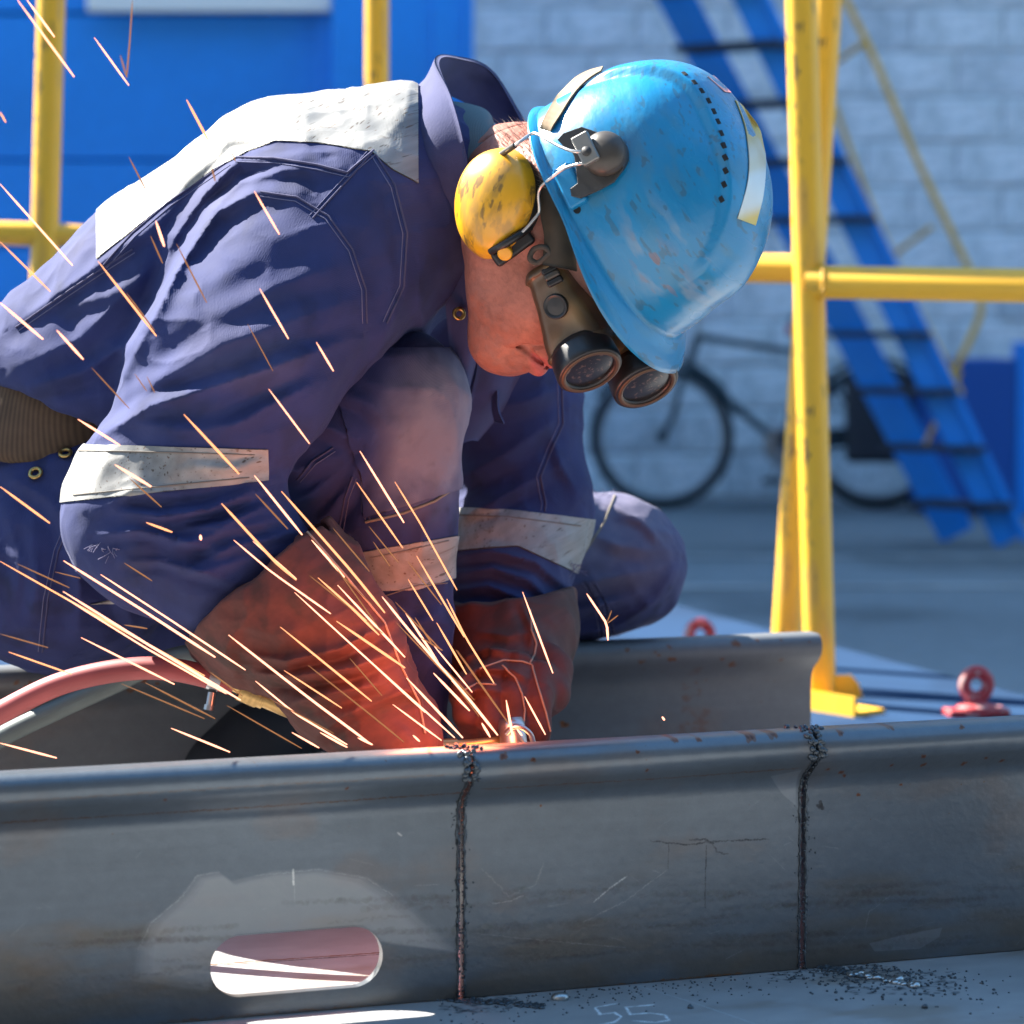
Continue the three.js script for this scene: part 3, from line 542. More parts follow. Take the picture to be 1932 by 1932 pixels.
// ------------------------------------------------------------------ distance fields and their meshes
const DETAIL = 1;                                           // 1 = final
const smin = (a, b, k) => { const h = Math.max(k - Math.abs(a - b), 0) / k; return Math.min(a, b) - h * h * k * 0.25; };
const smax = (a, b, k) => -smin(-a, -b, k);
function cone(a, b, ra, rb, wa = 0, wb = wa) {               // tapered capsule, drawn out in depth by wa..wb
  const ab = b.clone().sub(a), L2 = ab.lengthSq(), ax = a.x, ay = a.y, az = a.z, bx = ab.x, by = ab.y, bz = ab.z;
  return (x, y, z) => {
    const px = x - ax, py = y - ay; let pz = z - az;
    let h = (px * bx + py * by + pz * bz) / L2; h = h < 0 ? 0 : h > 1 ? 1 : h;
    const dx = px - bx * h, dy = py - by * h; let dz = Math.abs(pz - bz * h) - (wa + (wb - wa) * h); if (dz < 0) dz = 0;
    return Math.sqrt(dx * dx + dy * dy + dz * dz) - (ra + (rb - ra) * h);
  };
}
const chain = (pts, k = 0.03) => { const c = []; for (let i = 0; i + 1 < pts.length; i++) { const [a, ra, wa = 0] = pts[i], [b, rb, wb = 0] = pts[i + 1]; c.push(cone(a, b, ra, rb, wa, wb)); } return (x, y, z) => { let d = c[0](x, y, z); for (let i = 1; i < c.length; i++) d = smin(d, c[i](x, y, z), k); return d; }; };
const union = (k, ...f) => (x, y, z) => { let d = f[0](x, y, z); for (let i = 1; i < f.length; i++) d = smin(d, f[i](x, y, z), k); return d; };
function ell(c, q, rx, ry, rz) {                             // ellipsoid with its own axes (q turns world into local)
  const m = new THREE.Matrix4().makeRotationFromQuaternion(q).elements, r = Math.min(rx, ry, rz);
  return (x, y, z) => { x -= c.x; y -= c.y; z -= c.z; const a = (m[0] * x + m[1] * y + m[2] * z) / rx, b = (m[4] * x + m[5] * y + m[6] * z) / ry, e = (m[8] * x + m[9] * y + m[10] * z) / rz; const k0 = Math.sqrt(a * a + b * b + e * e), k1 = Math.sqrt(a * a / rx / rx + b * b / ry / ry + e * e / rz / rz); return k1 < 1e-9 ? -r : k0 * (k0 - 1) / k1; };
}
const pxOf = (x, y, z) => { y -= CAM_Y; const cy = y * cP - z * sP, cz = -(y * sP + z * cP); return [966 + F * x / cz, 966 - F * cy / cz]; };
// a fold: a crease drawn as a line, raised on one side, its size in metres; zc = depth behind which it does not reach
function folds(list) {
  const fs = list.map(([pts, amp, w, zc = -3.05, val = 0.55]) => { const xs = pts.map(p => p[0]), ys = pts.map(p => p[1]), m = w * 3.2; return { pts, amp, w, zc, val, b: [Math.min(...xs) - m, Math.max(...xs) + m, Math.min(...ys) - m, Math.max(...ys) + m], n: pts.length - 1 }; });
  return (x, y, z) => {
    const [u, v] = pxOf(x, y, z); let s = 0;
    for (const f of fs) {
      if (u < f.b[0] || u > f.b[1] || v < f.b[2] || v > f.b[3]) continue;
      let best = 1e9, sd = 0, tt = 0;
      for (let i = 0; i < f.n; i++) { const [ax, ay] = f.pts[i], [bx, by] = f.pts[i + 1], ex = bx - ax, ey = by - ay, l2 = ex * ex + ey * ey; let h = ((u - ax) * ex + (v - ay) * ey) / l2; const hc = h < 0 ? 0 : h > 1 ? 1 : h; const dx = u - ax - ex * hc, dy = v - ay - ey * hc, d = dx * dx + dy * dy; if (d < best) { best = d; sd = (ex * dy - ey * dx) > 0 ? 1 : -1; tt = (i + hc) / f.n; } }
      const d = Math.sqrt(best) / f.w, taper = Math.sin(Math.PI * clamp(0.08 + 0.84 * tt, 0, 1)), e = d * sd, mask = smooth(f.zc - 0.03, f.zc + 0.03, z);
      s += f.amp * taper * mask * (Math.exp(-1.1 * Math.pow(d, 1.4)) - f.val * Math.exp(-(e - 1.7) * (e - 1.7)));
    }
    return s;
  };
}
function polygonise(sdf, lo, hi, cell, slack = 0.02) {
  cell /= DETAIL;
  const B = 8, nx = Math.ceil((hi.x - lo.x) / cell / B) * B, ny = Math.ceil((hi.y - lo.y) / cell / B) * B, nz = Math.ceil((hi.z - lo.z) / cell / B) * B;
  const sx = nx + 1, sy = ny + 1, val = new Float32Array(sx * sy * (nz + 1)).fill(9), vid = new Int32Array(sx * sy * (nz + 1)).fill(-1), done = new Uint8Array(sx * sy * (nz + 1));
  const id = (i, j, k) => (k * sy + j) * sx + i, blocks = [], rad = B * cell * 0.87 + slack;
  for (let k = 0; k < nz; k += B) for (let j = 0; j < ny; j += B) for (let i = 0; i < nx; i += B) {
    const h = B / 2 * cell; if (Math.abs(sdf(lo.x + i * cell + h, lo.y + j * cell + h, lo.z + k * cell + h)) > rad) continue;
    blocks.push([i, j, k]);
    for (let c = k; c <= k + B; c++) for (let b = j; b <= j + B; b++) for (let a = i; a <= i + B; a++) { const q = id(a, b, c); if (!done[q]) { done[q] = 1; val[q] = sdf(lo.x + a * cell, lo.y + b * cell, lo.z + c * cell); } }
  }
  const pos = [], idx = [], E = [[0, 1], [2, 3], [4, 5], [6, 7], [0, 2], [1, 3], [4, 6], [5, 7], [0, 4], [1, 5], [2, 6], [3, 7]], cv = new Float64Array(8);
  for (const [i0, j0, k0] of blocks) for (let k = k0; k < k0 + B; k++) for (let j = j0; j < j0 + B; j++) for (let i = i0; i < i0 + B; i++) {
    let n = 0; for (let c = 0; c < 8; c++) { cv[c] = val[id(i + (c & 1), j + (c >> 1 & 1), k + (c >> 2))]; if (cv[c] < 0) n++; }
    if (n === 0 || n === 8) continue;
    let x = 0, y = 0, z = 0, m = 0;
    for (const [a, b] of E) if ((cv[a] < 0) !== (cv[b] < 0)) { const t = cv[a] / (cv[a] - cv[b]); x += (a & 1) + ((b & 1) - (a & 1)) * t; y += (a >> 1 & 1) + ((b >> 1 & 1) - (a >> 1 & 1)) * t; z += (a >> 2) + ((b >> 2) - (a >> 2)) * t; m++; }
    vid[id(i, j, k)] = pos.length / 3; pos.push(lo.x + (i + x / m) * cell, lo.y + (j + y / m) * cell, lo.z + (k + z / m) * cell);
  }
  const quad = (a, b, c, d, f) => { if (a < 0 || b < 0 || c < 0 || d < 0) return; f ? idx.push(a, b, c, a, c, d) : idx.push(a, c, b, a, d, c); };
  for (const [i0, j0, k0] of blocks) for (let k = k0; k < k0 + B; k++) for (let j = j0; j < j0 + B; j++) for (let i = i0; i < i0 + B; i++) {
    const a = val[id(i, j, k)] < 0;
    if (i && j && k) {
      if (a !== (val[id(i + 1, j, k)] < 0)) quad(vid[id(i, j - 1, k - 1)], vid[id(i, j, k - 1)], vid[id(i, j, k)], vid[id(i, j - 1, k)], a);
      if (a !== (val[id(i, j + 1, k)] < 0)) quad(vid[id(i - 1, j, k - 1)], vid[id(i - 1, j, k)], vid[id(i, j, k)], vid[id(i, j, k - 1)], a);
      if (a !== (val[id(i, j, k + 1)] < 0)) quad(vid[id(i - 1, j - 1, k)], vid[id(i, j - 1, k)], vid[id(i, j, k)], vid[id(i - 1, j, k)], a);
    }
  }
  const nor = new Float32Array(pos.length), e = 0.0018;
  for (let i = 0; i < pos.length; i += 3) {
    let x = pos[i], y = pos[i + 1], z = pos[i + 2], gx, gy, gz;
    for (let it = 0; it < 2; it++) {
      gx = sdf(x + e, y, z) - sdf(x - e, y, z); gy = sdf(x, y + e, z) - sdf(x, y - e, z); gz = sdf(x, y, z + e) - sdf(x, y, z - e);
      const l = Math.hypot(gx, gy, gz) || 1; gx /= l; gy /= l; gz /= l;
      if (it === 0) { const d = clamp(sdf(x, y, z), -cell * 0.6, cell * 0.6); x -= gx * d * 0.8; y -= gy * d * 0.8; z -= gz * d * 0.8; }
    }
    pos[i] = x; pos[i + 1] = y; pos[i + 2] = z; nor[i] = gx; nor[i + 1] = gy; nor[i + 2] = gz;
  }
  const g = new THREE.BufferGeometry();
  g.setAttribute('position', new THREE.Float32BufferAttribute(pos, 3)); g.setAttribute('normal', new THREE.BufferAttribute(nor, 3)); g.setIndex(idx);
  return clothUV(g);
}
function clothUV(g) {                                        // uv in metres: round the body by x + z, up it by y
  const p = g.attributes.position, u = new Float32Array(p.count * 2);
  for (let i = 0; i < p.count; i++) { u[2 * i] = p.getX(i) + p.getZ(i) * 0.7; u[2 * i + 1] = p.getY(i) + p.getZ(i) * 0.25; }
  g.setAttribute('uv', new THREE.BufferAttribute(u, 2)); return g;
}
function paint(g, fn) {                                      // vertex colours: dye, wear and dirt of the cloth
  const p = g.attributes.position, c = new Float32Array(p.count * 3);
  for (let i = 0; i < p.count; i++) { const x = p.getX(i), y = p.getY(i), z = p.getZ(i), [u, v] = pxOf(x, y, z), k = fn(x, y, z, u, v); c[3 * i] = k[0]; c[3 * i + 1] = k[1]; c[3 * i + 2] = k[2]; }
  g.setAttribute('color', new THREE.BufferAttribute(c, 3)); return g;
}
const half = (a, b) => (x, y, z) => { const [u, v] = pxOf(x, y, z); return ((b[0] - a[0]) * (v - a[1]) - (b[1] - a[1]) * (u - a[0])) / Math.hypot(b[0] - a[0], b[1] - a[1]); };   // positive on the right-hand side walking a -> b on the picture
function patch(geo, gs, off, skirt = 0.004) {                // a piece of a garment's surface, lifted by off, with a turned-down edge
  const g = geo.index ? geo.toNonIndexed() : geo, P0 = g.attributes.position, N0 = g.attributes.normal, tri = [];
  for (let i = 0; i < P0.count; i += 3) {
    let poly = []; for (let k = 0; k < 3; k++) poly.push([P0.getX(i + k), P0.getY(i + k), P0.getZ(i + k), N0.getX(i + k), N0.getY(i + k), N0.getZ(i + k)]);
    for (const f of gs) {
      const vals = poly.map(v => f(v[0], v[1], v[2])), out = [];
      for (let k = 0; k < poly.length; k++) { const a = poly[k], b = poly[(k + 1) % poly.length], va = vals[k], vb = vals[(k + 1) % poly.length]; if (va >= 0) out.push(a); if ((va >= 0) !== (vb >= 0)) { const t = va / (va - vb); out.push(a.map((q, m) => q + (b[m] - q) * t)); } }
      poly = out; if (poly.length < 3) break;
    }
    for (let k = 1; k + 1 < poly.length; k++) tri.push([poly[0], poly[k], poly[k + 1]]);
  }
  const pos = [], nor = [], edges = new Map(), key = (v) => `${Math.round(v[0] * 2e4)},${Math.round(v[1] * 2e4)},${Math.round(v[2] * 2e4)}`;
  const up = (v, o) => [v[0] + v[3] * o, v[1] + v[4] * o, v[2] + v[5] * o];
  for (const t of tri) { for (const v of t) { pos.push(...up(v, off)); nor.push(v[3], v[4], v[5]); } for (let k = 0; k < 3; k++) { const a = t[k], b = t[(k + 1) % 3], ka = key(a), kb = key(b); if (ka === kb) continue; const r = `${kb}|${ka}`; if (edges.has(r)) edges.delete(r); else edges.set(`${ka}|${kb}`, [a, b]); } }
  for (const [a, b] of edges.values()) { const A = up(a, off), Bq = up(b, off), C = up(b, off - skirt), D = up(a, off - skirt); for (const q of [A, D, Bq, Bq, D, C]) pos.push(...q); for (let k = 0; k < 6; k++) { const s = [a, a, b, b, a, b][k]; nor.push(s[3], s[4], s[5]); } }
  const o = new THREE.BufferGeometry(); o.setAttribute('position', new THREE.Float32BufferAttribute(pos, 3)); o.setAttribute('normal', new THREE.Float32BufferAttribute(nor, 3)); return clothUV(o);
}
function trace(px, py, sdf, t0 = 2.2, t1 = 4.2) {            // where the line of sight of a photo point meets a garment
  const d = rayDir(px, py), l = d.length(), n = d.clone().divideScalar(l); let t = t0 * l;
  for (let i = 0; i < 160; i++) { const q = sdf(n.x * t, CAM_Y + n.y * t, n.z * t); if (q < 0.0003) return V3(n.x * t, CAM_Y + n.y * t, n.z * t); t += Math.max(q * 0.7, 0.0003); if (t > t1 * l) return null; }
  return V3(n.x * t, CAM_Y + n.y * t, n.z * t);
}
function grad(sdf, p, e = 0.002) { return V3(sdf(p.x + e, p.y, p.z) - sdf(p.x - e, p.y, p.z), sdf(p.x, p.y + e, p.z) - sdf(p.x, p.y - e, p.z), sdf(p.x, p.y, p.z + e) - sdf(p.x, p.y, p.z - e)).normalize(); }
function seam(pxs, sdf, r, lift = 0.3, step = 10) {          // a sewn seam: a thin cord let into the surface along a drawn line
  const pts = []; for (let i = 0; i + 1 < pxs.length; i++) { const [a, b] = [pxs[i], pxs[i + 1]], n = Math.max(1, Math.round(Math.hypot(b[0] - a[0], b[1] - a[1]) / step)); for (let k = 0; k < n + (i + 2 === pxs.length ? 1 : 0); k++) { const q = trace(mix(a[0], b[0], k / n), mix(a[1], b[1], k / n), sdf); if (q) { const m = grad(sdf, q); pts.push(q.addScaledVector(m, r * lift)); } } }
  return pts.length > 2 ? tube(pts, r, pts.length * 2, 6) : null;
}
function sheet(rows, nu, nv, th) {                           // cloth lofted through rows of points, both faces and rim
  const cs = rows.map(r => new THREE.CatmullRomCurve3(r, false, 'centripetal')), at2 = (u, v) => { const c = new THREE.CatmullRomCurve3(cs.map(q => q.getPoint(u)), false, 'centripetal'); return c.getPoint(v); };
  const G = []; for (let j = 0; j <= nv; j++) { G.push([]); for (let i = 0; i <= nu; i++) G[j].push(null); }
  for (let i = 0; i <= nu; i++) { const c = new THREE.CatmullRomCurve3(cs.map(q => q.getPoint(i / nu)), false, 'centripetal'); for (let j = 0; j <= nv; j++) G[j][i] = c.getPoint(j / nv); }
  const N = G.map((r, j) => r.map((p, i) => { const a = G[j][Math.min(i + 1, nu)].clone().sub(G[j][Math.max(i - 1, 0)]), b = G[Math.min(j + 1, nv)][i].clone().sub(G[Math.max(j - 1, 0)][i]); return a.cross(b).normalize(); }));
  const pos = [], idx = [], w = nu + 1, put = (s) => { for (let j = 0; j <= nv; j++) for (let i = 0; i <= nu; i++) { const p = G[j][i].clone().addScaledVector(N[j][i], s * th / 2); pos.push(p.x, p.y, p.z); } };
  put(1); put(-1); const o = w * (nv + 1);
  for (let j = 0; j < nv; j++) for (let i = 0; i < nu; i++) { const a = j * w + i; idx.push(a, a + 1, a + w, a + 1, a + w + 1, a + w, o + a, o + a + w, o + a + 1, o + a + 1, o + a + w, o + a + w + 1); }
  const rim = (a, b) => idx.push(a, o + a, b, b, o + a, o + b);
  for (let i = 0; i < nu; i++) { rim(i + 1, i); rim(nv * w + i, nv * w + i + 1); } for (let j = 0; j < nv; j++) { rim(j * w, (j + 1) * w); rim((j + 1) * w + nu, j * w + nu); }
  const g = new THREE.BufferGeometry(); g.setAttribute('position', new THREE.Float32BufferAttribute(pos, 3)); g.setIndex(idx); g.computeVertexNormals(); return clothUV(g);
}



// ------------------------------------------------------------------ the worker
const D = -1;
const A = (px, py, d, r, w) => w === undefined ? [P(px, py, d), r] : [P(px, py, d), r, w];
const person = thing('person', 'worker in navy overalls, blue hard hat and red leather gauntlets, crouching over the cut bar', 'person', null, P(500, 1500, 3.1).setY(PL));

// cloth
const weaveB = tex(128, 128, grey((u, v) => 0.5 + 0.25 * Math.sin((u + v) * 2 * Math.PI * 32) + 0.35 * (tn(u, v, 64, 5) - 0.5)), true);
const clothM = MP({ color: 0xffffff, vertexColors: true, roughness: 0.88, sheen: 0.14, sheenRoughness: 0.4, sheenColor: lin(0.55, 0.58, 0.8), bumpMap: rep(weaveB, 16), bumpScale: 0.00035 });
const navy = [0.019, 0.030, 0.128];
const dye = (x, y, z, fade = 0) => { const a = fbm(x * 14, y * 14, z * 14, 4), b = fbm(x * 70 + 5, y * 70, z * 70, 3), k = 0.80 + 0.42 * (a - 0.5) + 0.24 * (b - 0.5), f = clamp(fade * (0.55 + 0.9 * b), 0, 1); const c = navy.map(q => q * k); const w = [0.185, 0.165, 0.215]; return c.map((q, i) => mix(q, w[i] * (0.8 + 0.4 * a), f)); };
const stain = (c, x, y, z, s, amt) => { const d = smooth(0.60, 0.74, fbm(x * s, y * s + 9, z * s, 4)) * amt; return c.map(q => q * (1 - 0.65 * d)); };

// jacket: trunk, near sleeve, far sleeve
const trunk = chain([A(70, 800, 3.06, 0.105, 0.05), A(165, 740, 3.06, 0.118, 0.06), A(370, 600, 3.06, 0.138, 0.07), A(590, 455, 3.06, 0.142, 0.085), A(770, 395, 3.06, 0.118, 0.085), A(850, 400, 3.06, 0.085, 0.06)], 0.05);
const nearSleeve = chain([A(655, 445, 2.89, 0.112), A(440, 705, 2.81, 0.098), A(302, 975, 2.79, 0.093), A(430, 1050, 2.785, 0.080), A(520, 1108, 2.79, 0.056)], 0.03);
const farSleeve = chain([A(850, 480, 3.23, 0.095), A(950, 740, 3.25, 0.087), A(985, 960, 3.23, 0.080), A(960, 1060, 3.18, 0.070), A(950, 1200, 3.10, 0.058)], 0.03);
const jacketFolds = folds([
  [[[600, 300], [450, 303], [385, 372], [330, 450], [296, 545]], 0.010, 13],
  [[[640, 318], [540, 322], [455, 345], [395, 400], [350, 470]], 0.006, 11],
  [[[560, 366], [480, 362], [410, 400], [340, 500], [285, 610], [235, 700]], 0.012, 17],
  [[[690, 560], [560, 600], [420, 650], [300, 720], [215, 800]], 0.007, 22],
  [[[660, 640], [520, 690], [400, 730], [290, 765], [180, 826]], 0.011, 15],
  [[[640, 500], [520, 540], [420, 600]], 0.006, 24],
  [[[700, 420], [740, 500], [745, 600], [710, 660]], 0.006, 22],
  [[[600, 720], [500, 770], [420, 815]], 0.007, 14],
  [[[480, 790], [380, 812], [250, 800]], 0.006, 14],
  [[[700, 300], [745, 360], [770, 450], [765, 560], [720, 640]], 0.005, 14],
  [[[490, 870], [440, 885], [360, 880]], 0.005, 9],
  [[[470, 930], [390, 962], [300, 975], [215, 962]], 0.012, 11],
  [[[500, 955], [420, 990], [330, 1000]], 0.010, 9],
  [[[190, 1010], [260, 1000], [330, 1016], [420, 1040]], 0.010, 10],
  [[[230, 1060], [300, 1058], [380, 1078], [440, 1100]], 0.009, 10],
  [[[560, 1000], [500, 1020], [440, 1030], [380, 1060]], 0.010, 10],
  [[[520, 985], [430, 1000], [330, 1030], [240, 1020]], 0.009, 15],
  [[[540, 1040], [450, 1060], [350, 1085], [270, 1080]], 0.007, 15],
  [[[180, 960], [250, 930], [330, 935]], 0.006, 12],
  [[[30, 610], [130, 540], [230, 470], [320, 400]], 0.007, 14],
  [[[30, 690], [150, 640], [230, 560], [290, 500]], 0.008, 20],
  [[[60, 730], [160, 700], [250, 640]], 0.007, 15],
  [[[120, 580], [200, 560], [270, 520]], 0.005, 14],
  [[[790, 520], [800, 620], [840, 700]], 0.006, 18, -3.1],
  [[[860, 905], [950, 860], [1050, 790]], 0.009, 17, -3.3], [[[870, 980], [960, 930], [1050, 880]], 0.007, 14, -3.3], [[[900, 780], [990, 760], [1060, 730]], 0.006, 16, -3.3],
  [[[850, 1052], [930, 1040], [1010, 1060], [1070, 1110]], 0.009, 11, -3.3], [[[850, 1085], [930, 1072], [1000, 1095], [1055, 1150]], 0.009, 11, -3.3], [[[850, 1115], [920, 1105], [985, 1130], [1040, 1190]], 0.008, 10, -3.3],
  [[[1040, 820], [1060, 880], [1090, 930]], 0.005, 12, -3.3],
]);
const hemCut = half([170, 800], [-40, 705]);                 // below this line the jacket has ended
const jacketBase = (x, y, z) => smin(smin(smax(trunk(x, y, z), -0.0004 * hemCut(x, y, z), 0.02), nearSleeve(x, y, z), 0.035), farSleeve(x, y, z), 0.04);
// small creases: sharp crests wandering over the cloth
const ridge = (x, y, z) => { const wx = vn(x * 9, y * 9, z * 9) * 1.6, a = vn(x * 15 + wx, y * 24 + wx, z * 15), b = vn(x * 36 + 7, y * 30 - wx, z * 30), p = 1 - Math.abs(2 * a - 1), q = 1 - Math.abs(2 * b - 1); return p * p * p - 0.3 + 0.45 * (q * q * q - 0.3); };
const cloth = (base, fold, s = 1) => (x, y, z) => { const d = base(x, y, z); return d > 0.035 || d < -0.035 ? d : d - fold(x, y, z) - s * (0.0055 * (vn(x * 17, y * 17 + 3, z * 17) - 0.5) + 0.003 * (vn(x * 46, y * 46, z * 46) - 0.5) + 0.0024 * ridge(x, y, z)); };
const jacketS = cloth(jacketBase, jacketFolds);
const jacketG = polygonise(jacketS, V3(-0.72, 0.48, -3.46), V3(0.20, 1.22, -2.62), 0.0047);
paint(jacketG, (x, y, z, u, v) => stain(dye(x, y, z, 0.10 * smooth(0.5, 0.75, fbm(x * 8, y * 8, z * 8, 3))), x, y, z, 24, 0.35));
const jacket = part(person, 'jacket', jacketG, clothM, 'navy work jacket with reflective tape');

// trousers
const nearThigh = chain([A(150, 1030, 2.97, 0.108), A(470, 880, 2.94, 0.098), A(752, 752, 2.93, 0.068)], 0.03);
const nearShin = chain([A(748, 752, 2.93, 0.068), A(735, 950, 2.945, 0.068), A(742, 1180, 2.96, 0.061), A(745, 1520, 2.98, 0.055)], 0.03);
const hips = chain([A(90, 900, 3.06, 0.105, 0.05), A(110, 1055, 3.06, 0.115, 0.07)], 0.04);
const seatS = chain([A(150, 1085, 3.08, 0.105, 0.03), A(330, 1115, 3.12, 0.088), A(450, 1100, 3.16, 0.075)], 0.03);
const farThigh = chain([A(330, 1020, 3.2, 0.1), A(800, 1030, 3.33, 0.088), A(1160, 1063, 3.43, 0.085)], 0.03);
const farShin = chain([A(1165, 1070, 3.43, 0.083), A(1060, 1130, 3.42, 0.06), A(900, 1200, 3.40, 0.056), A(640, 1340, 3.30, 0.055)], 0.02);
const trouserFolds = folds([
  [[[560, 700], [620, 735], [690, 760], [730, 800]], 0.006, 14], [[[540, 790], [600, 800], [670, 830]], 0.008, 14], [[[500, 880], [560, 890], [640, 860]], 0.010, 18], [[[520, 960], [590, 930], [650, 880]], 0.010, 16],
  [[[600, 990], [650, 930], [690, 850]], 0.008, 16], [[[690, 990], [740, 960], [800, 950]], 0.004, 18], [[[840, 930], [800, 1000], [790, 1060]], 0.004, 14],
  [[[840, 1150], [790, 1180], [760, 1240]], 0.006, 14], [[[840, 1240], [810, 1260], [790, 1300]], 0.005, 12],
  [[[1150, 950], [1215, 985], [1262, 1040]], 0.005, 12, -3.5], [[[1100, 1000], [1170, 1030], [1250, 1040]], 0.005, 14, -3.5],
  [[[20, 900], [90, 940], [150, 1010]], 0.008, 16], [[[60, 1000], [70, 1100], [60, 1180]], 0.007, 16], [[[120, 980], [150, 1080], [150, 1200]], 0.008, 17], [[[10, 960], [40, 1060], [30, 1150]], 0.006, 14], [[[170, 1050], [230, 1120], [260, 1200]], 0.007, 16],
  [[[1010, 1130], [1080, 1105], [1160, 1090], [1230, 1075]], 0.009, 15, -3.5], [[[1010, 1170], [1100, 1150], [1180, 1130]], 0.009, 12, -3.5], [[[1080, 1200], [1160, 1185], [1230, 1140]], 0.008, 12, -3.5], [[[1180, 1180], [1240, 1130], [1275, 1070]], 0.004, 12, -3.5],
]);
const topCut = half([-60, 842], [180, 890]);
const legsBase = (x, y, z) => { let d = smin(nearThigh(x, y, z), nearShin(x, y, z), 0.025); d = smin(d, smax(hips(x, y, z), -0.0004 * topCut(x, y, z), 0.02), 0.05); d = smin(d, farThigh(x, y, z), 0.03); d = smin(d, seatS(x, y, z), 0.03); return smin(d, farShin(x, y, z), 0.018); };
const trouserS = cloth(legsBase, trouserFolds);
const trouserG = polygonise(trouserS, V3(-0.74, 0.28, -3.62), V3(0.30, 0.92, -2.80), 0.005);
const fadeAt = (u, v, x, y, r, k = 1) => k * smooth(r, r * 0.25, Math.hypot(u - x, (v - y) * 0.85));
paint(trouserG, (x, y, z, u, v) => { const far = z < -3.25; const f = far ? fadeAt(u, v, 1170, 980, 190, 0.5) : fadeAt(u, v, 835, 790, 150, 0.8) + fadeAt(u, v, 800, 900, 110, 0.35); return stain(dye(x, y, z, f), x, y, z, 30, 0.5); });
const trousers = part(person, 'trousers', trouserG, clothM, 'navy work trousers, pale and worn at the knees');



// ------------------------------------------------------------------ head, neck and the rest of the body under the clothes
const hF = V3(0.41, -0.86, 0.30).normalize(), hU0 = V3(0.80, 0.50, 0.33), hL = hU0.clone().cross(hF).normalize(), hU = hF.clone().cross(hL).normalize();
const Hc = P(1066, 467, 2.82), Rc = P(1147, 398, 2.80);
const hp = (f, u, l, o = Hc) => o.clone().addScaledVector(hF, f).addScaledVector(hU, u).addScaledVector(hL, l);
const hq = basisQ(hF, hU, hL);
const headLocal = (x, y, z) => { x -= Hc.x; y -= Hc.y; z -= Hc.z; return [x * hF.x + y * hF.y + z * hF.z, x * hU.x + y * hU.y + z * hU.z, x * hL.x + y * hL.y + z * hL.z]; };
const neckS = chain([A(760, 400, 3.06, 0.07), A(850, 345, 3.02, 0.064), A(985, 352, 2.92, 0.058), [hp(-0.03, -0.03, 0), 0.06]], 0.04);
const headS = (() => {
  const skull = ell(hp(-0.008, 0.012, 0), hq, 0.098, 0.108, 0.078), b = (f, u, l, r) => [hp(f, u, l), r];
  const jaw = [-1, 1].map(s => chain([b(-0.012, -0.05, 0.056 * s, 0.024), b(0.012, -0.074, 0.044 * s, 0.022), b(0.048, -0.108, 0.02 * s, 0.021)], 0.02));
  const chin = chain([b(0.060, -0.108, 0.010, 0.0185), b(0.060, -0.108, -0.010, 0.0185)]), muzzle = ell(hp(0.056, -0.072, 0), hq, 0.038, 0.040, 0.036);
  const cheek = [-1, 1].map(s => ell(hp(0.045, -0.042, 0.040 * s), hq, 0.040, 0.036, 0.028)), under = ell(hp(0.024, -0.074, 0), hq, 0.052, 0.034, 0.044);
  const nose = chain([b(0.088, 0.008, 0, 0.009), b(0.108, -0.032, 0, 0.0125)], 0.01), wing = [-1, 1].map(s => chain([b(0.098, -0.036, 0.011 * s, 0.0085), b(0.094, -0.036, 0.013 * s, 0.0085)]));
  const upper = chain([b(0.0895, -0.0655, -0.013, 0.0052), b(0.0965, -0.0635, 0, 0.0066), b(0.0895, -0.0655, 0.013, 0.0052)], 0.008), lower = chain([b(0.0875, -0.081, -0.012, 0.0058), b(0.0935, -0.0825, 0, 0.0078), b(0.0875, -0.081, 0.012, 0.0058)], 0.008);
  const slit = chain([b(0.083, -0.0735, -0.030, 0.0026), b(0.0975, -0.0728, 0, 0.0022), b(0.083, -0.0735, 0.030, 0.0026)], 0.004), ears = [-1, 1].map(s => ell(hp(-0.012, -0.012, 0.080 * s), hq, 0.017, 0.031, 0.008));
  const nasol = [-1, 1].map(s => chain([b(0.090, -0.045, 0.022 * s, 0.0018), b(0.078, -0.072, 0.034 * s, 0.0018), b(0.066, -0.088, 0.036 * s, 0.0012)], 0.004)), eyes = [-1, 1].map(s => ell(hp(0.088, 0.004, 0.031 * s), hq, 0.012, 0.010, 0.017));
  return (x, y, z) => {
    let d = skull(x, y, z); if (d > 0.2) return d - 0.1;
    for (const j of jaw) d = smin(d, j(x, y, z), 0.035); d = smin(d, under(x, y, z), 0.03); d = smin(d, muzzle(x, y, z), 0.03); for (const c of cheek) d = smin(d, c(x, y, z), 0.03); d = smin(d, chin(x, y, z), 0.025);
    for (const e of eyes) d = smax(d, -e(x, y, z), 0.01);
    d = smin(d, nose(x, y, z), 0.016); for (const w of wing) d = smin(d, w(x, y, z), 0.008);
    d = smin(d, upper(x, y, z), 0.007); d = smin(d, lower(x, y, z), 0.007); d = smax(d, -slit(x, y, z), 0.004); for (const n of nasol) d = smax(d, -n(x, y, z), 0.010); for (const e of ears) d = smin(d, e(x, y, z), 0.01);
    d = smin(d, neckS(x, y, z), 0.035);
    return d - 0.0012 * (vn(x * 60, y * 60, z * 60) - 0.5);
  };
})();
const skinT = tex(256, 256, (u, v) => { const a = tfbm(u, v, 12, 300, 4), p = smooth(0.62, 0.72, tn(u, v, 90, 303)), g = smooth(0.58, 0.74, tfbm(u, v, 7, 306, 4)); const k = 0.92 + 0.35 * (a - 0.5) - 0.10 * p - 0.10 * g; return [Math.min(1, k), Math.min(1, k * 0.97), Math.min(1, k * 0.95)]; });
const skinM = MP({ color: 0xffffff, map: rep(skinT, 17), vertexColors: true, roughness: 0.52, sheen: 0.15, bumpMap: rep(tex(128, 128, grey((u, v) => tfbm(u, v, 24, 6, 3)), true), 14), bumpScale: 0.0005 });
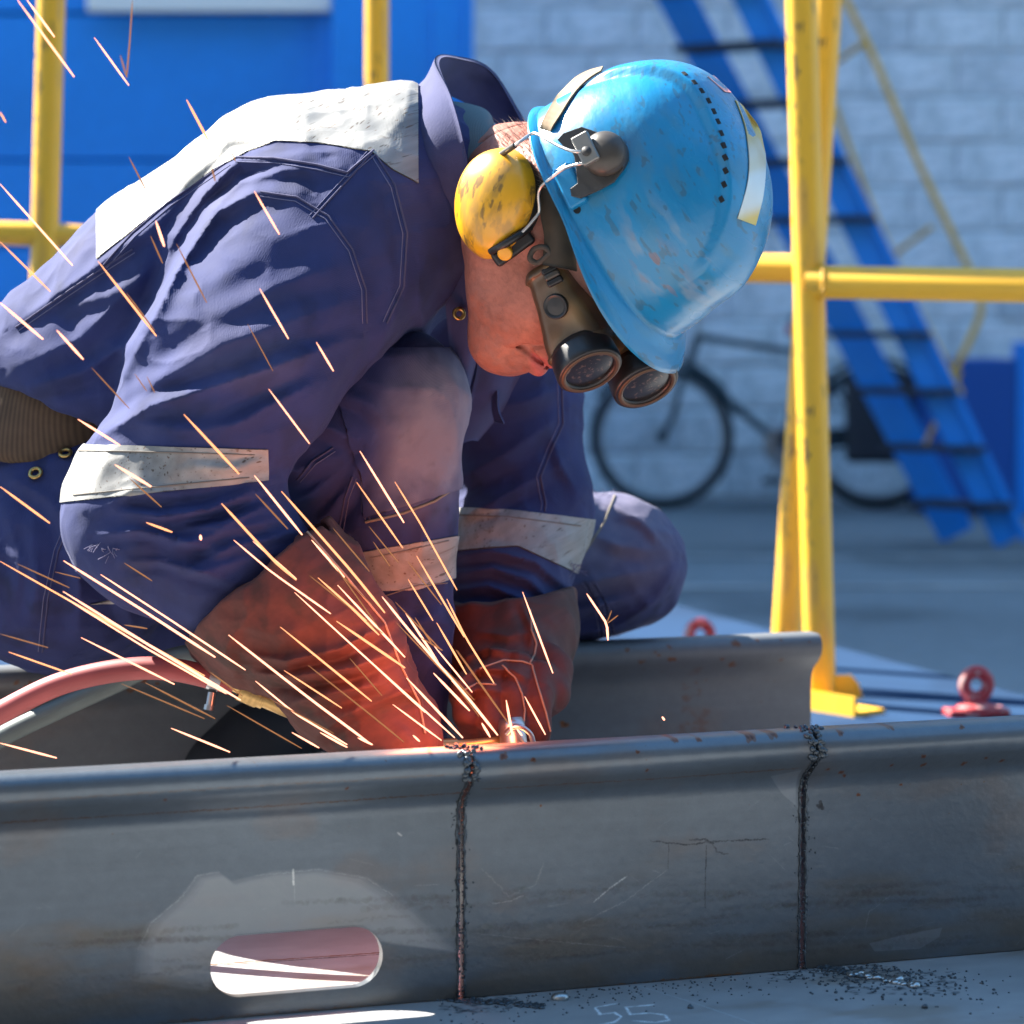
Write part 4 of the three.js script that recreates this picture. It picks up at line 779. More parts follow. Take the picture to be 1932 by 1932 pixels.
{
  // trunk and limbs of the body, inside the clothes, joined to the head
  const core = union(0.03,
    chain([A(110, 1040, 3.06, 0.08, 0.05), A(165, 760, 3.06, 0.085, 0.05), A(370, 600, 3.06, 0.10, 0.06), A(600, 450, 3.06, 0.10, 0.07), A(760, 400, 3.06, 0.075, 0.05)], 0.04),
    chain([A(655, 445, 2.91, 0.06), A(440, 705, 2.81, 0.05), A(302, 975, 2.79, 0.045), A(560, 1140, 2.79, 0.035), A(650, 1260, 2.79, 0.03)], 0.02), chain([A(850, 480, 3.22, 0.055), A(985, 960, 3.23, 0.045), A(950, 1200, 3.10, 0.033), A(955, 1290, 3.0, 0.028)], 0.02),
    chain([A(140, 1040, 2.98, 0.08), A(752, 752, 2.93, 0.05), A(745, 1500, 2.98, 0.04), A(745, 1600, 2.98, 0.035)], 0.02), chain([A(330, 1020, 3.2, 0.075), A(1160, 1063, 3.43, 0.055), A(640, 1340, 3.30, 0.04), A(520, 1400, 3.28, 0.035)], 0.02), neckS);
  const low = polygonise((x, y, z) => smax(core(x, y, z), -(Math.hypot(x - Hc.x, y - Hc.y, z - Hc.z) - 0.155), 0.005), V3(-0.72, 0.26, -3.6), V3(0.3, 1.2, -2.65), 0.013, 0.05);
  const hi = polygonise((x, y, z) => smax(headS(x, y, z), Math.hypot(x - Hc.x, y - Hc.y, z - Hc.z) - 0.158, 0.004), Hc.clone().addScalar(-0.2), Hc.clone().addScalar(0.2), 0.0028);
  const g = BGU.mergeGeometries([low, hi]);
  paint(g, (x, y, z, u, v) => {
    const [f, h, l] = headLocal(x, y, z), a = fbm(x * 40, y * 40, z * 40, 4), b = fbm(x * 160, y * 160, z * 160, 2);
    let c = [0.44, 0.155, 0.105].map((q, i) => q * (0.84 + 0.3 * (a - 0.5) + 0.12 * (b - 0.5)));
    const lip = smooth(0.019, 0.013, Math.hypot((h + 0.0735) * 1.15, l * 0.72)) * smooth(0.078, 0.086, f); c = [mix(c[0], 0.40, lip), mix(c[1], 0.10, lip), mix(c[2], 0.09, lip)];
    const beard = smooth(-0.055, -0.085, h) * smooth(-0.02, 0.02, f) * smooth(0.45, 0.6, b) * (1 - lip) * 0.22; return c.map((q, i) => mix(q, 0.12, beard));
  });
  part(person, 'body', g, skinM, 'face and neck, lips pressed together, chin tucked');
  const hairT = (x, y, z) => { const [f, h, l] = headLocal(x, y, z); return [f, h, l]; };
  const hs = [], hairM = M({ color: lin(0.42, 0.39, 0.35), roughness: 0.75 });
  // short grey hair at the nape: fine tapering strands rooted in the scalp
  for (let i = 0; i < 900; i++) {
    const q = trace(rr(940, 1045), rr(225, 360), headS, 2.5, 3.4); if (!q) continue; const [f, h, l] = hairT(q.x, q.y, q.z); if (rnd() > smooth(-0.19, -0.11, f)) continue;
    const n = grad(headS, q), d = n.clone().multiplyScalar(0.4).addScaledVector(hF, -0.5).addScaledVector(hU, -0.45).addScaledVector(hL, rr(-0.5, 0.5)).normalize(), L = rr(0.006, 0.013), e = q.clone().addScaledVector(d, L), sdir = d.clone().cross(n).normalize().multiplyScalar(0.00025);
    const t = new THREE.BufferGeometry(), a = q.clone().addScaledVector(n, -0.001); t.setAttribute('position', new THREE.Float32BufferAttribute([a.x - sdir.x, a.y - sdir.y, a.z - sdir.z, a.x + sdir.x, a.y + sdir.y, a.z + sdir.z, e.x, e.y, e.z, a.x, a.y, a.z, a.x + n.x * 0.0007, a.y + n.y * 0.0007, a.z + n.z * 0.0007, e.x, e.y, e.z], 3)); t.computeVertexNormals(); t.setAttribute('uv', new THREE.BufferAttribute(new Float32Array(12), 2)); hs.push(t);
  }
  part(person, 'hair', merge(hs), hairM, 'short grey hair at the nape').userData.kind = 'stuff';
}

// ------------------------------------------------------------------ hard hat with ear defenders
const hat = thing('hard_hat', 'scuffed blue hard hat with yellow ear defender and worn reflective stickers', 'hard hat', null, Rc);
const hatT = tex(1024, 512, (u, v) => {                      // u round the hat (0 = front), v from rim to crown
  const a = tfbm(u, v, 6, 101, 4), g = smooth(0.50, 0.80, tfbm(u, v, 18, 105, 4)), sc = smooth(0.70, 0.76, tfbm(u, v, 64, 110, 2)), gr = smooth(0.46, 0.70, tfbm(u, v, 22, 120, 4));
  let c = [0.005 + 0.006 * a, 0.195 + 0.07 * (a - 0.5), 0.40 + 0.12 * (a - 0.5)];
  c = c.map((q, i) => mix(q, [0.06, 0.17, 0.24][i], 0.40 * g));
  const du = Math.min(Math.abs(u - 0.90), Math.abs(u + 0.10)), scuff = smooth(0.13, 0.02, Math.hypot(du, (v - 0.33) * 0.75)) * gr; c = c.map((q, i) => mix(q, [0.24, 0.29, 0.33][i], 0.6 * scuff));
  const rust = smooth(0.10, 0.0, Math.hypot(du + 0.02, (v - 0.29) * 0.9)) * smooth(0.60, 0.70, tfbm(u, v, 44, 130, 3)); c = c.map((q, i) => mix(q, [0.22, 0.09, 0.045][i], 0.8 * rust));
  return c.map((q, i) => mix(q, [0.04, 0.09, 0.12][i], 0.5 * sc));
});
const hatM = MP({ map: hatT, roughness: 0.36, clearcoat: 0.25, clearcoatRoughness: 0.3, roughnessMap: tex(256, 256, grey((u, v) => 0.75 + 0.6 * (tfbm(u, v, 8, 140, 4) - 0.5)), true), bumpMap: rep(tex(256, 256, grey((u, v) => tfbm(u, v, 10, 150, 5)), true), 3, 2), bumpScale: 0.0008 });
const RIDGE = 0.052;
function hatPt(phi, t, off = 0) {
  const cf = Math.cos(phi), sf = Math.sin(phi), af = cf > 0 ? 0.146 : 0.122, k = Math.pow(Math.pow(Math.abs(cf) / af, 2.2) + Math.pow(Math.abs(sf) / 0.111, 2.2), -1 / 2.2);
  let r, u;
  if (t >= 0) { const a = t * Math.PI / 2; const ex = 0.80 - 0.20 * smooth(0, 0.9, -cf); r = k * Math.pow(Math.cos(a), ex) * (1 - 0.015 * t); u = 0.160 * Math.pow(Math.sin(a), 0.98); }
  else { const front = Math.pow(smooth(0.10, 0.95, cf), 1.2), e = 0.009 + 0.022 * front - 0.004 * smooth(0.3, 1, -cf); r = k + e * -t; u = -(0.004 + 0.006 * front) * t * t - (0.004 + 0.007 * front) * -t; }
  let f = cf * r, l = sf * r;
  // central ridge with a step each side
  const rg = smooth(RIDGE + 0.006, RIDGE, Math.abs(l)) * smooth(0.16, 0.34, t) * 0.0075;
  const n = V3(f / 0.15, Math.max(u, 0) / 0.168 * (t > 0 ? 1 : 0), l / 0.118).normalize(); f += n.x * (off + rg); u += n.y * (off + rg); l += n.z * (off + rg);
  if (t > 0 && t < 0.1) { } // plain wall just above the rim
  return hp(f, u, l, Rc);
}
function hatGeo() {
  const nu = 200, rows = []; for (let i = 0; i <= 8; i++) rows.push([-1 + i / 8, 0]); for (let i = 1; i <= 70; i++) rows.push([Math.pow(i / 70, 1.0) * 0.9995, 0]);
  const inner = rows.map(([t]) => [t, -0.0035]), all = [...inner.reverse(), ...rows], pos = [], uv = [], idx = [];
  all.forEach(([t, o]) => { for (let i = 0; i <= nu; i++) { const p = hatPt(i / nu * 2 * Math.PI, t, o); pos.push(p.x, p.y, p.z); uv.push(i / nu, 0.14 + (t > 0 ? t * 0.84 : t * 0.13)); } });
  const w = nu + 1; for (let j = 0; j + 1 < all.length; j++) for (let i = 0; i < nu; i++) { const a = j * w + i; idx.push(a, a + w, a + 1, a + 1, a + w, a + w + 1); }
  const g = new THREE.BufferGeometry(); g.setAttribute('position', new THREE.Float32BufferAttribute(pos, 3)); g.setAttribute('uv', new THREE.Float32BufferAttribute(uv, 2)); g.setIndex(idx); g.computeVertexNormals();
  const N = g.attributes.normal; for (let j = 0; j < all.length; j++) { const a = j * w, b = a + nu, v = V3(N.getX(a) + N.getX(b), N.getY(a) + N.getY(b), N.getZ(a) + N.getZ(b)).normalize(); N.setXYZ(a, v.x, v.y, v.z); N.setXYZ(b, v.x, v.y, v.z); }
  return g;
}
const hatG = hatGeo(), shell = part(hat, 'shell', hatG, hatM);
const hatMesh = new THREE.Mesh(hatG, new THREE.MeshBasicMaterial({ side: THREE.DoubleSide })); hatG.computeBoundingSphere();
const caster = new THREE.Raycaster();
function onMesh(px, py, mesh) { caster.set(camera.position, rayDir(px, py).normalize()); const h = caster.intersectObject(mesh); if (!h.length) return null; const n = h[0].face.normal.clone(); if (n.dot(rayDir(px, py)) > 0) n.negate(); return { p: h[0].point, n, l: h[0].point.clone().sub(Rc).dot(hL), f: h[0].point.clone().sub(Rc).dot(hF), u: h[0].point.clone().sub(Rc).dot(hU) }; }
const frame = (n, ref) => { const z = n.clone().normalize(), x = ref.clone().addScaledVector(z, -ref.dot(z)).normalize(); return basisQ(x, z.clone().cross(x), z); };
{
  const dark = M({ color: lin(0.006, 0.007, 0.008), roughness: 0.8 }), grime = M({ color: lin(0.035, 0.032, 0.03), roughness: 0.45 });
  const vents = [[1292, 139], [1310, 155], [1324, 171], [1337, 190], [1347, 210], [1355, 229], [1361, 251], [1366, 274], [1368, 297], [1369, 322], [1366, 348], [1361, 376]];
  const info = [];
  for (const [x, y] of vents) { const h = onMesh(x, y, hatMesh); if (!h) continue; info.push(h.l.toFixed(3)); const g = box(0.0062, 0.0048, 0.003, null, null, 0.0006); g.applyQuaternion(frame(h.n, hF)); g.translate(h.p.x - h.n.x * 0.0008, h.p.y - h.n.y * 0.0008, h.p.z - h.n.z * 0.0008); part(shell, 'vent_slot', g, dark); }
  // flat things that follow the shell: drape a grid of photo points on it
  const drape = (rows, nu, nv, lift, th) => { const G = rows.map(r => r.map(([x, y]) => { const h = onMesh(x, y, hatMesh); return h ? h.p.addScaledVector(h.n, lift) : P(x, y, 2.8); })); return sheet(G, nu, nv, th); };
  part(shell, 'reflective_sticker', drape([[[1386, 190], [1402, 232], [1409, 270], [1412, 310], [1408, 350], [1390, 412]], [[1402, 200], [1420, 235], [1428, 270], [1431, 310], [1426, 360], [1408, 419]], [[1412, 212], [1432, 240], [1440, 272], [1443, 312], [1438, 370], [1424, 425]]], 24, 6, 0.001, 0.0008), M({ map: tex(256, 256, (u, v) => { const a = tfbm(u, v, 8, 160, 4), w = smooth(0.48, 0.58, a); return [mix(0.62, 0.62, w), mix(0.44, 0.66, w), mix(0.12, 0.66, w)].map(q => q * (0.75 + 0.4 * tfbm(u, v, 20, 165, 3))); }), roughness: 0.35, metalness: 0.3 }), 'torn silver and yellow reflective strip');
  part(shell, 'red_sticker', drape([[[1334, 146], [1366, 174]], [[1346, 142], [1378, 176]]], 6, 6, 0.001, 0.0008), M({ map: tex(128, 128, (u, v) => { const w = smooth(0.45, 0.6, tfbm(u, v, 5, 170, 4)); return [mix(0.6, 0.7, w), mix(0.05, 0.62, w), mix(0.05, 0.62, w)]; }), roughness: 0.4 }));
  const hole = onMesh(1089, 396, hatMesh); if (hole) { const c = cyl(hole.p.clone().addScaledVector(hole.n, -0.003), hole.p.clone().addScaledVector(hole.n, 0.0006), 0.0038); part(shell, 'rivet_hole', c, dark); }
  // accessory slot: a raised blue block at the rim
  const sl = onMesh(1078, 352, hatMesh); if (sl) { const g = box(0.044, 0.020, 0.014, null, null, 0.003); g.applyQuaternion(frame(sl.n, hF)); g.translate(sl.p.x, sl.p.y, sl.p.z); part(shell, 'accessory_slot', g, MP({ color: lin(0.006, 0.195, 0.41), roughness: 0.35 })); }
  // bracket plate and pivot of the ear defender
  const kn = onMesh(1146, 296, hatMesh), kq = frame(kn.n, hF);
  const onT = (x, y) => { const q = onPlane(x, y, kn.n, kn.p.clone().addScaledVector(kn.n, 0.0)), d = q.sub(kn.p).applyQuaternion(kq.clone().invert()); return new THREE.Vector2(d.x, d.y); };
  const ear = new THREE.Group(); ear.name = 'ear_defender'; hat.add(ear);
  const plateShape = new THREE.Shape(); [[1056, 267], [1066, 256], [1100, 244], [1118, 250], [1150, 262], [1180, 290], [1178, 322], [1160, 346], [1130, 362], [1098, 376], [1082, 372], [1080, 360], [1094, 350], [1092, 330], [1088, 300], [1082, 286], [1066, 278]].forEach(([x, y], i) => { const v = onT(x, y); i ? plateShape.lineTo(v.x, v.y) : plateShape.moveTo(v.x, v.y); }); plateShape.closePath();
  for (const [x, y] of [[1066, 266], [1098, 253], [1089, 366], [1124, 354]]) { const v = onT(x, y), h = new THREE.Path(); h.absarc(v.x, v.y, 0.0024, 0, 7, false); plateShape.holes.push(h); }
  const pg = new THREE.ExtrudeGeometry(plateShape, { depth: 0.0022, bevelEnabled: true, bevelSize: 0.0006, bevelThickness: 0.0006, bevelSegments: 2 }); pg.translate(0, 0, 0.0042); pg.applyQuaternion(kq); pg.translate(kn.p.x, kn.p.y, kn.p.z); part(ear, 'bracket', pg, grime);
  const n = kn.n;
  const kg = lathe([[0.0001, 0.026], [0.008, 0.0258], [0.015, 0.0235], [0.0185, 0.019], [0.0195, 0.0185], [0.0212, 0.016], [0.022, 0.010], [0.0215, -0.004], [0.0001, -0.004]], kn.p, n, 48); part(ear, 'pivot_knob', kg, MP({ color: lin(0.055, 0.045, 0.036), roughness: 0.4 }));
  const clipP = onT(1118, 296), cg = box(0.021, 0.012, 0.006, null, null, 0.002); { const g = box(0.032, 0.018, 0.007, null, null, 0.002); g.applyAxisAngle?.(UP, 0); g.translate(clipP.x * 1.0, clipP.y, 0.026); g.applyQuaternion(kq); g.translate(kn.p.x, kn.p.y, kn.p.z); part(ear, 'wire_clip', g, M({ color: lin(0.24, 0.23, 0.21), roughness: 0.35, metalness: 0.6 })); }
  const screw = lathe([[0.0001, 0.0315], [0.0046, 0.031], [0.005, 0.029], [0.005, 0.026], [0.0001, 0.026]], kn.p.clone().add(V3(clipP.x + 0.004, clipP.y, 0).applyQuaternion(kq)), n, 24); part(ear, 'screw', screw, grime);
  // cup: a yellow egg, dark seal behind it, black clip at its lower edge
  const eC = hp(-0.045, -0.013, -0.094), out = hL.clone().negate().addScaledVector(hU, -0.12).addScaledVector(hF, -0.10).normalize(), lg = V3(-0.30, -0.93, 0.15), la = lg.addScaledVector(out, -lg.dot(out)).normalize(), lb = out.clone().cross(la).normalize();
  const eQ = basisQ(la, lb, out), cup = new THREE.SphereGeometry(1, 64, 48); {
    const p = cup.attributes.position; for (let i = 0; i < p.count; i++) { let a = p.getX(i), b = p.getY(i), c = p.getZ(i); const w = 1 - 0.10 * a; const lip = smooth(-0.15, -0.02, c) * smooth(0.12, 0.0, c); c = c < 0 ? c * 0.30 : Math.pow(c, 0.82); const rb = 1 + 0.03 * lip; p.setXYZ(i, a * 0.0545 * rb, b * 0.0435 * w * rb, c * 0.034); }
    cup.computeVertexNormals(); cup.applyQuaternion(eQ); cup.translate(eC.x, eC.y, eC.z); }
  const cupM = MP({ map: tex(512, 256, (u, v) => { const a = tfbm(u, v, 6, 180, 4), st = smooth(0.44, 0.72, tfbm(u, v, 14, 184, 4)), bk = smooth(0.54, 0.70, tfbm(u, v, 30, 188, 4)) * smooth(0.36, 0.60, tfbm(u, v, 5, 186, 3)); let c = [0.74 - 0.10 * a, 0.37 - 0.07 * a, 0.010]; c = c.map((q, i) => mix(q, [0.36, 0.19, 0.025][i], 0.7 * st)); return c.map((q, i) => mix(q, [0.06, 0.04, 0.02][i], 0.7 * bk)); }), roughness: 0.33, clearcoat: 0.4, clearcoatRoughness: 0.25 });
  part(ear, 'cup', cup, cupM, 'grimy yellow ear cup');
  const seal = new THREE.TorusGeometry(1, 0.22, 16, 48); { const p = seal.attributes.position; for (let i = 0; i < p.count; i++) p.setXYZ(i, p.getX(i) * 0.043, p.getY(i) * 0.034, p.getZ(i) * 0.058); seal.computeVertexNormals(); seal.applyQuaternion(eQ); const c = eC.clone().addScaledVector(out, -0.016); seal.translate(c.x, c.y, c.z); } part(ear, 'seal_cushion', seal, M({ color: lin(0.018, 0.014, 0.012), roughness: 0.6 }));
  const dep = -eC.z, ob = dep - 0.030;
  part(ear, 'clip', tube([P(926, 474, ob + 0.012), P(950, 462, ob), P(975, 446, ob), P(1000, 428, ob + 0.01)], 0.0042, 20, 10), M({ color: lin(0.012, 0.011, 0.011), roughness: 0.4 }));
  part(ear, 'clip_base', (() => { const g = box(0.046, 0.016, 0.02, null, null, 0.004); g.applyQuaternion(new THREE.Quaternion().setFromAxisAngle(V3(0, 0, 1), 0.62)); const p = P(968, 468, ob + 0.022); g.translate(p.x, p.y, p.z); return g; })(), M({ color: lin(0.014, 0.012, 0.012), roughness: 0.45 }));
  const bt = lathe([[0.0001, 0.004], [0.006, 0.0038], [0.0075, 0.0025], [0.0075, -0.004], [0.0001, -0.004]], P(953, 477, ob + 0.004), V3(-0.1, -0.35, 0.9), 24); part(ear, 'button', bt, MP({ color: lin(0.75, 0.33, 0.01), roughness: 0.35 }));
  const wireM = M({ color: lin(0.55, 0.53, 0.50), roughness: 0.28, metalness: 0.85 }), kd = -kn.p.z - 0.02;
  part(ear, 'wire', tube([P(1116, 306, kd), P(1095, 309, kd - 0.002), P(1065, 318, mix(kd, ob, 0.25)), P(1040, 336, mix(kd, ob, 0.5)), P(1020, 354, mix(kd, ob, 0.75)), P(1016, 368, mix(kd, ob, 0.85)), P(1017, 400, ob), P(1012, 408, ob), P(985, 438, ob), P(966, 450, ob + 0.002)], 0.0016, 80, 8), wireM);
  part(ear, 'wire', tube([P(1116, 285, kd), P(1085, 286, kd - 0.001), P(1060, 278, kd + 0.01), P(1030, 262, kd + 0.03), P(1005, 252, kd + 0.05), P(975, 272, mix(kd, ob, 0.8)), P(940, 296, ob + 0.02)], 0.0016, 60, 8), wireM);
  part(ear, 'wire_sleeve', tube([P(972, 274, mix(kd, ob, 0.8)), P(945, 292, ob + 0.016)], 0.003, 4, 8), grime);
  // the far ear defender just shows behind the brim
  const cup2 = cup.clone(); cup2.applyMatrix4(new THREE.Matrix4().makeTranslation(-eC.x, -eC.y, -eC.z)); const c2 = hp(-0.045, -0.013, 0.094); cup2.applyQuaternion(new THREE.Quaternion().setFromAxisAngle(hF, Math.PI)); cup2.translate(c2.x, c2.y, c2.z); part(hat, 'far_ear_cup', cup2, cupM);
  // head harness strap behind the rim
  const strapM = M({ map: rep(tex(128, 128, (u, v) => { const a = tfbm(u, v, 20, 190, 3), s = 0.5 + 0.5 * Math.sin(v * 200); return [0.20, 0.145, 0.09].map(q => q * (0.7 + 0.4 * a + 0.12 * s)); }), 8), roughness: 0.9 });
  const rib = (pts, w, th, m, name, dirv) => { const c = new THREE.CatmullRomCurve3(pts, false, 'centripetal'), N = 40, r0 = [], r1 = []; for (let i = 0; i <= N; i++) { const p = c.getPoint(i / N); r0.push(p.clone().addScaledVector(dirv, -w / 2)); r1.push(p.clone().addScaledVector(dirv, w / 2)); } return part(hat, name, sheet([r0, r1], 40, 2, th), m); };
  const edge = (l) => l.map(([x, y, d], i) => { const h = i < 6 ? onMesh(x, y, hatMesh) : null; return h ? h.p.addScaledVector(h.n, 0.0022) : P(x, y, d || 2.86); });
  part(hat, 'strap', sheet([edge([[1138, 126], [1112, 133], [1087, 146], [1062, 170], [1042, 202], [1023, 240, 2.845], [1010, 290, 2.81], [1018, 345, 2.765], [1032, 405, 2.745], [1038, 470, 2.735]]), edge([[1136, 138], [1118, 149], [1100, 164], [1080, 188], [1062, 216], [1043, 246, 2.82], [1032, 292, 2.79], [1040, 345, 2.75], [1052, 405, 2.735], [1056, 470, 2.73]])], 50, 3, 0.0018), strapM);
  const sus = new THREE.TorusGeometry(1, 0.05, 10, 72); { const p = sus.attributes.position; for (let i = 0; i < p.count; i++) p.setXYZ(i, p.getX(i) * 0.103, p.getY(i) * 0.084, p.getZ(i) * 0.28); sus.computeVertexNormals(); sus.applyQuaternion(basisQ(hF, hL, hU.clone().negate())); const c = hp(-0.008, 0.042, 0); sus.translate(c.x, c.y, c.z); } part(hat, 'headband', sus, M({ color: lin(0.03, 0.027, 0.024), roughness: 0.7 }));
}

// ------------------------------------------------------------------ goggles
{
  const gog = thing('goggles', 'dark cutting goggles with two round lens cups over the eyes', 'goggles', null, hp(0.09, -0.015, 0));
  const brass = MP({ map: tex(256, 256, (u, v) => { const a = tfbm(u, v, 5, 200, 5), s = smooth(0.5, 0.7, tfbm(u, v, 10, 205, 4)); return [mix(0.34, 0.10, s) * (0.6 + 0.8 * a), mix(0.205, 0.058, s) * (0.6 + 0.8 * a), mix(0.085, 0.030, s) * (0.6 + 0.8 * a)]; }), roughness: 0.38, metalness: 0.15, clearcoat: 0.2 });
  const black = MP({ color: lin(0.014, 0.013, 0.014), roughness: 0.38 }), rimM = M({ color: lin(0.09, 0.052, 0.03), roughness: 0.45, metalness: 0.3 });
  const bodyS = (x, y, z) => {
    const [f, u, l] = headLocal(x, y, z), ta = smooth(0.135, 0.03, f);
    const lw = 0.066 + 0.016 * ta, uw = 0.034 - 0.014 * ta, cf = 0.075;
    const qf = Math.abs(f - cf) - (0.048 - 0.014), qu = Math.abs(u + 0.012 + (f - 0.08) * 0.12) - (uw - 0.014), ql = Math.abs(l) - (lw - 0.014);
    const d = Math.hypot(Math.max(qf, 0), Math.max(qu, 0), Math.max(ql, 0)) + Math.min(Math.max(qf, qu, ql), 0) - 0.014;
    const rimb = Math.max(Math.abs(f - 0.116) - 0.003, d - 0.0032), rear = Math.max(Math.abs(f - 0.034) - 0.004, d - 0.004);
    const noseCut = Math.hypot(u + 0.055, l * 0.9) - 0.026, wav = 0.0022 * (vn(f * 60, u * 60, l * 60) - 0.5);
    let r = smin(smin(d, rimb, 0.004), rear, 0.006); r = smax(r, -noseCut, 0.006) - wav; return smax(r, -headS(x, y, z) - 0.006, 0.004);
  };
  const c = hp(0.08, -0.012, 0); part(gog, 'frame', polygonise(bodyS, c.clone().addScalar(-0.12), c.clone().addScalar(0.12), 0.003), brass);
  const ax = V3(0.34, -0.75, 0.57).normalize();
  for (const [px, py, d, nm] of [[1112, 696, -hp(0.135, -0.019, -0.034).z - 0.022, 0], [1218, 725, -hp(0.14, -0.005, 0.04).z - 0.026, 1]]) {
    const o = P(px, py, d), R = nm ? 0.0350 : 0.0340;
    const cup = part(gog, 'lens_cup', lathe([[0.0255, 0.0005], [0.0262, 0.0035], [R - 0.002, 0.0042], [R, 0.002], [R + 0.0004, -0.004], [R - 0.0008, -0.018], [R - 0.004, -0.026], [0.0001, -0.026]], o, ax, 56), black);
    part(cup, 'rim_ring', lathe([[0.0268, 0.0046], [0.0290, 0.0056], [0.0312, 0.0046], [0.0312, 0.0036], [0.0268, 0.0036]], o, ax, 56), rimM);
    part(cup, 'lens', lathe([[0.0001, 0.0016], [0.0262, 0.0012], [0.0262, -0.002], [0.0001, -0.002]], o, ax, 48), MP({ map: tex(128, 128, (u, v) => { const s = smooth(0.62, 0.72, tfbm(u, v, 30, 210 + nm, 3)); return [0.010 + 0.10 * s, 0.008 + 0.065 * s, 0.008 + 0.045 * s]; }), roughness: 0.28, clearcoat: 0.6, clearcoatRoughness: 0.2 }));
    part(cup, 'neck', cyl(o.clone().addScaledVector(ax, -0.024), hp(nm ? 0.10 : 0.10, -0.012, nm ? 0.036 : -0.034), 0.026, 0.028), brass);
  }
  part(gog, 'dark_cheek_sheet', sheet([[[1016, 340, 2.752], [1020, 400, 2.742], [1028, 450, 2.735], [1024, 500, 2.732]], [[1040, 340, 2.745], [1046, 400, 2.733], [1054, 450, 2.727], [1056, 506, 2.722]], [[1066, 345, 2.742], [1072, 400, 2.735], [1082, 452, 2.73], [1088, 512, 2.728]]].map(r => r.map(a => P(...a))), 24, 8, 0.003), M({ map: rep(tex(128, 128, (u, v) => { const k = 0.6 + 0.8 * tfbm(u, v, 10, 310, 4); return [0.050 * k, 0.034 * k, 0.020 * k]; }), 10), roughness: 0.8 }));  // dark brown sheet between the hat rim and the goggles
  const b1 = bodyHit(1050, 578); function bodyHit(x, y) { const p = trace(x, y, bodyS, 2.4, 3.2); return { p, n: grad(bodyS, p) }; }
  part(gog, 'vent_cap', lathe([[0.0001, 0.0035], [0.0085, 0.003], [0.0095, 0.0022], [0.011, 0.0045], [0.0125, 0.004], [0.0128, -0.003], [0.0001, -0.003]], b1.p, b1.n, 32), M({ color: lin(0.02, 0.021, 0.022), roughness: 0.45 }));
  const b2 = bodyHit(1042, 520); { const q = frame(b2.n, hF); for (const [dy, m] of [[0.0065, 0], [-0.0065, 0], [0, 1]]) { const g = box(0.007, 0.017, 0.006, null, null, 0.0025); g.translate(dy, 0, m ? 0.002 : 0); g.applyQuaternion(q); g.translate(b2.p.x, b2.p.y, b2.p.z); part(gog, m ? 'strap_slide' : 'buckle_bar', g, m ? M({ color: lin(0.08, 0.07, 0.06), roughness: 0.4, metalness: 0.5 }) : black); } }
  part(gog, 'tape_loop', tube([P(1046, 498, 2.73), P(1030, 468, 2.73), P(1008, 470, 2.735), P(1000, 488, 2.735), P(1014, 496, 2.735), P(1036, 478, 2.73), P(1046, 462, 2.74), P(1040, 440, 2.75)], 0.003, 60, 8), M({ color: lin(0.06, 0.05, 0.04), roughness: 0.9 }));
  const tie = onePt(1048, 700); function onePt(x, y) { return P(x, y, 2.74); } part(gog, 'latch', tube([tie, P(1062, 690, 2.745), P(1078, 684, 2.75)], 0.003, 10, 8), rimM);
}



// ------------------------------------------------------------------ tape, collar, seams and other pieces of the clothing
const tapeT = (() => {
  const w = 1024, [c, ctx] = canvas(w, w);
  paintBase(ctx, w, w, (u, v) => { const a = fbm(u * 10, v * 10, 40, 4), b = fbm(u * 60, v * 60, 44, 3), g = 0.24 + 0.14 * (a - 0.5) + 0.14 * (b - 0.5); return [g, g * 0.985, g * 0.94]; }, 4);
  for (let i = 0; i < 9000; i++) blot(ctx, rr(0, w), rr(0, w), Math.pow(rnd(), 4) * 4.5 + 0.8, rnd() < 0.5 ? '#4a3020' : '#33291f', rr(0.25, 0.8), 2);
  for (let i = 0; i < 70; i++) { const x = rr(0, w), y = rr(0, w); wobble(ctx, [[x, y], [x + rr(-80, 80), y + rr(-14, 14)]], rr(1, 3), 'rgba(70,50,36,0.35)', 2); }
  const t = canvasTex(c); t.wrapS = t.wrapT = THREE.RepeatWrapping; t.repeat.set(2.6, 2.6); return t;
})();
const tapeM = MP({ map: tapeT, roughness: 0.55, sheen: 0.1, bumpMap: rep(weaveB, 20), bumpScale: 0.0002 });
const tape = (geo, gs, label, off = 0.0018) => part(person, 'reflective_tape', patch(geo, gs, off, 0.005), tapeM, label);
const zIn = (a, b) => (x, y, z) => Math.min(z - a, b - z) * 1000;
const band = (top, bot) => [half(...top), half(...bot)];
tape(jacketG, [half([100, 838], [520, 848]), half([520, 905], [100, 950]), half([505, 600], [505, 1000]), zIn(-2.93, -2.5)], 'dirty pale tape round the near sleeve');
{
  const l1 = half([1140, 1105], [975, 1030]), l2 = half([985, 1030], [820, 1042]);
  tape(jacketG, [half([820, 956], [960, 962]), half([940, 961], [1140, 982]), (x, y, z) => Math.max(l1(x, y, z), l2(x, y, z)), zIn(-3.5, -3.05)], 'dirty pale tape round the far sleeve');
}
tape(trouserG, [half([560, 1062], [660, 1045]), half([660, 1046], [880, 1004]), half([880, 1108], [790, 1112]), half([800, 1108], [690, 1142]), zIn(-3.1, -2.8)], 'dirty pale tape round the shin');
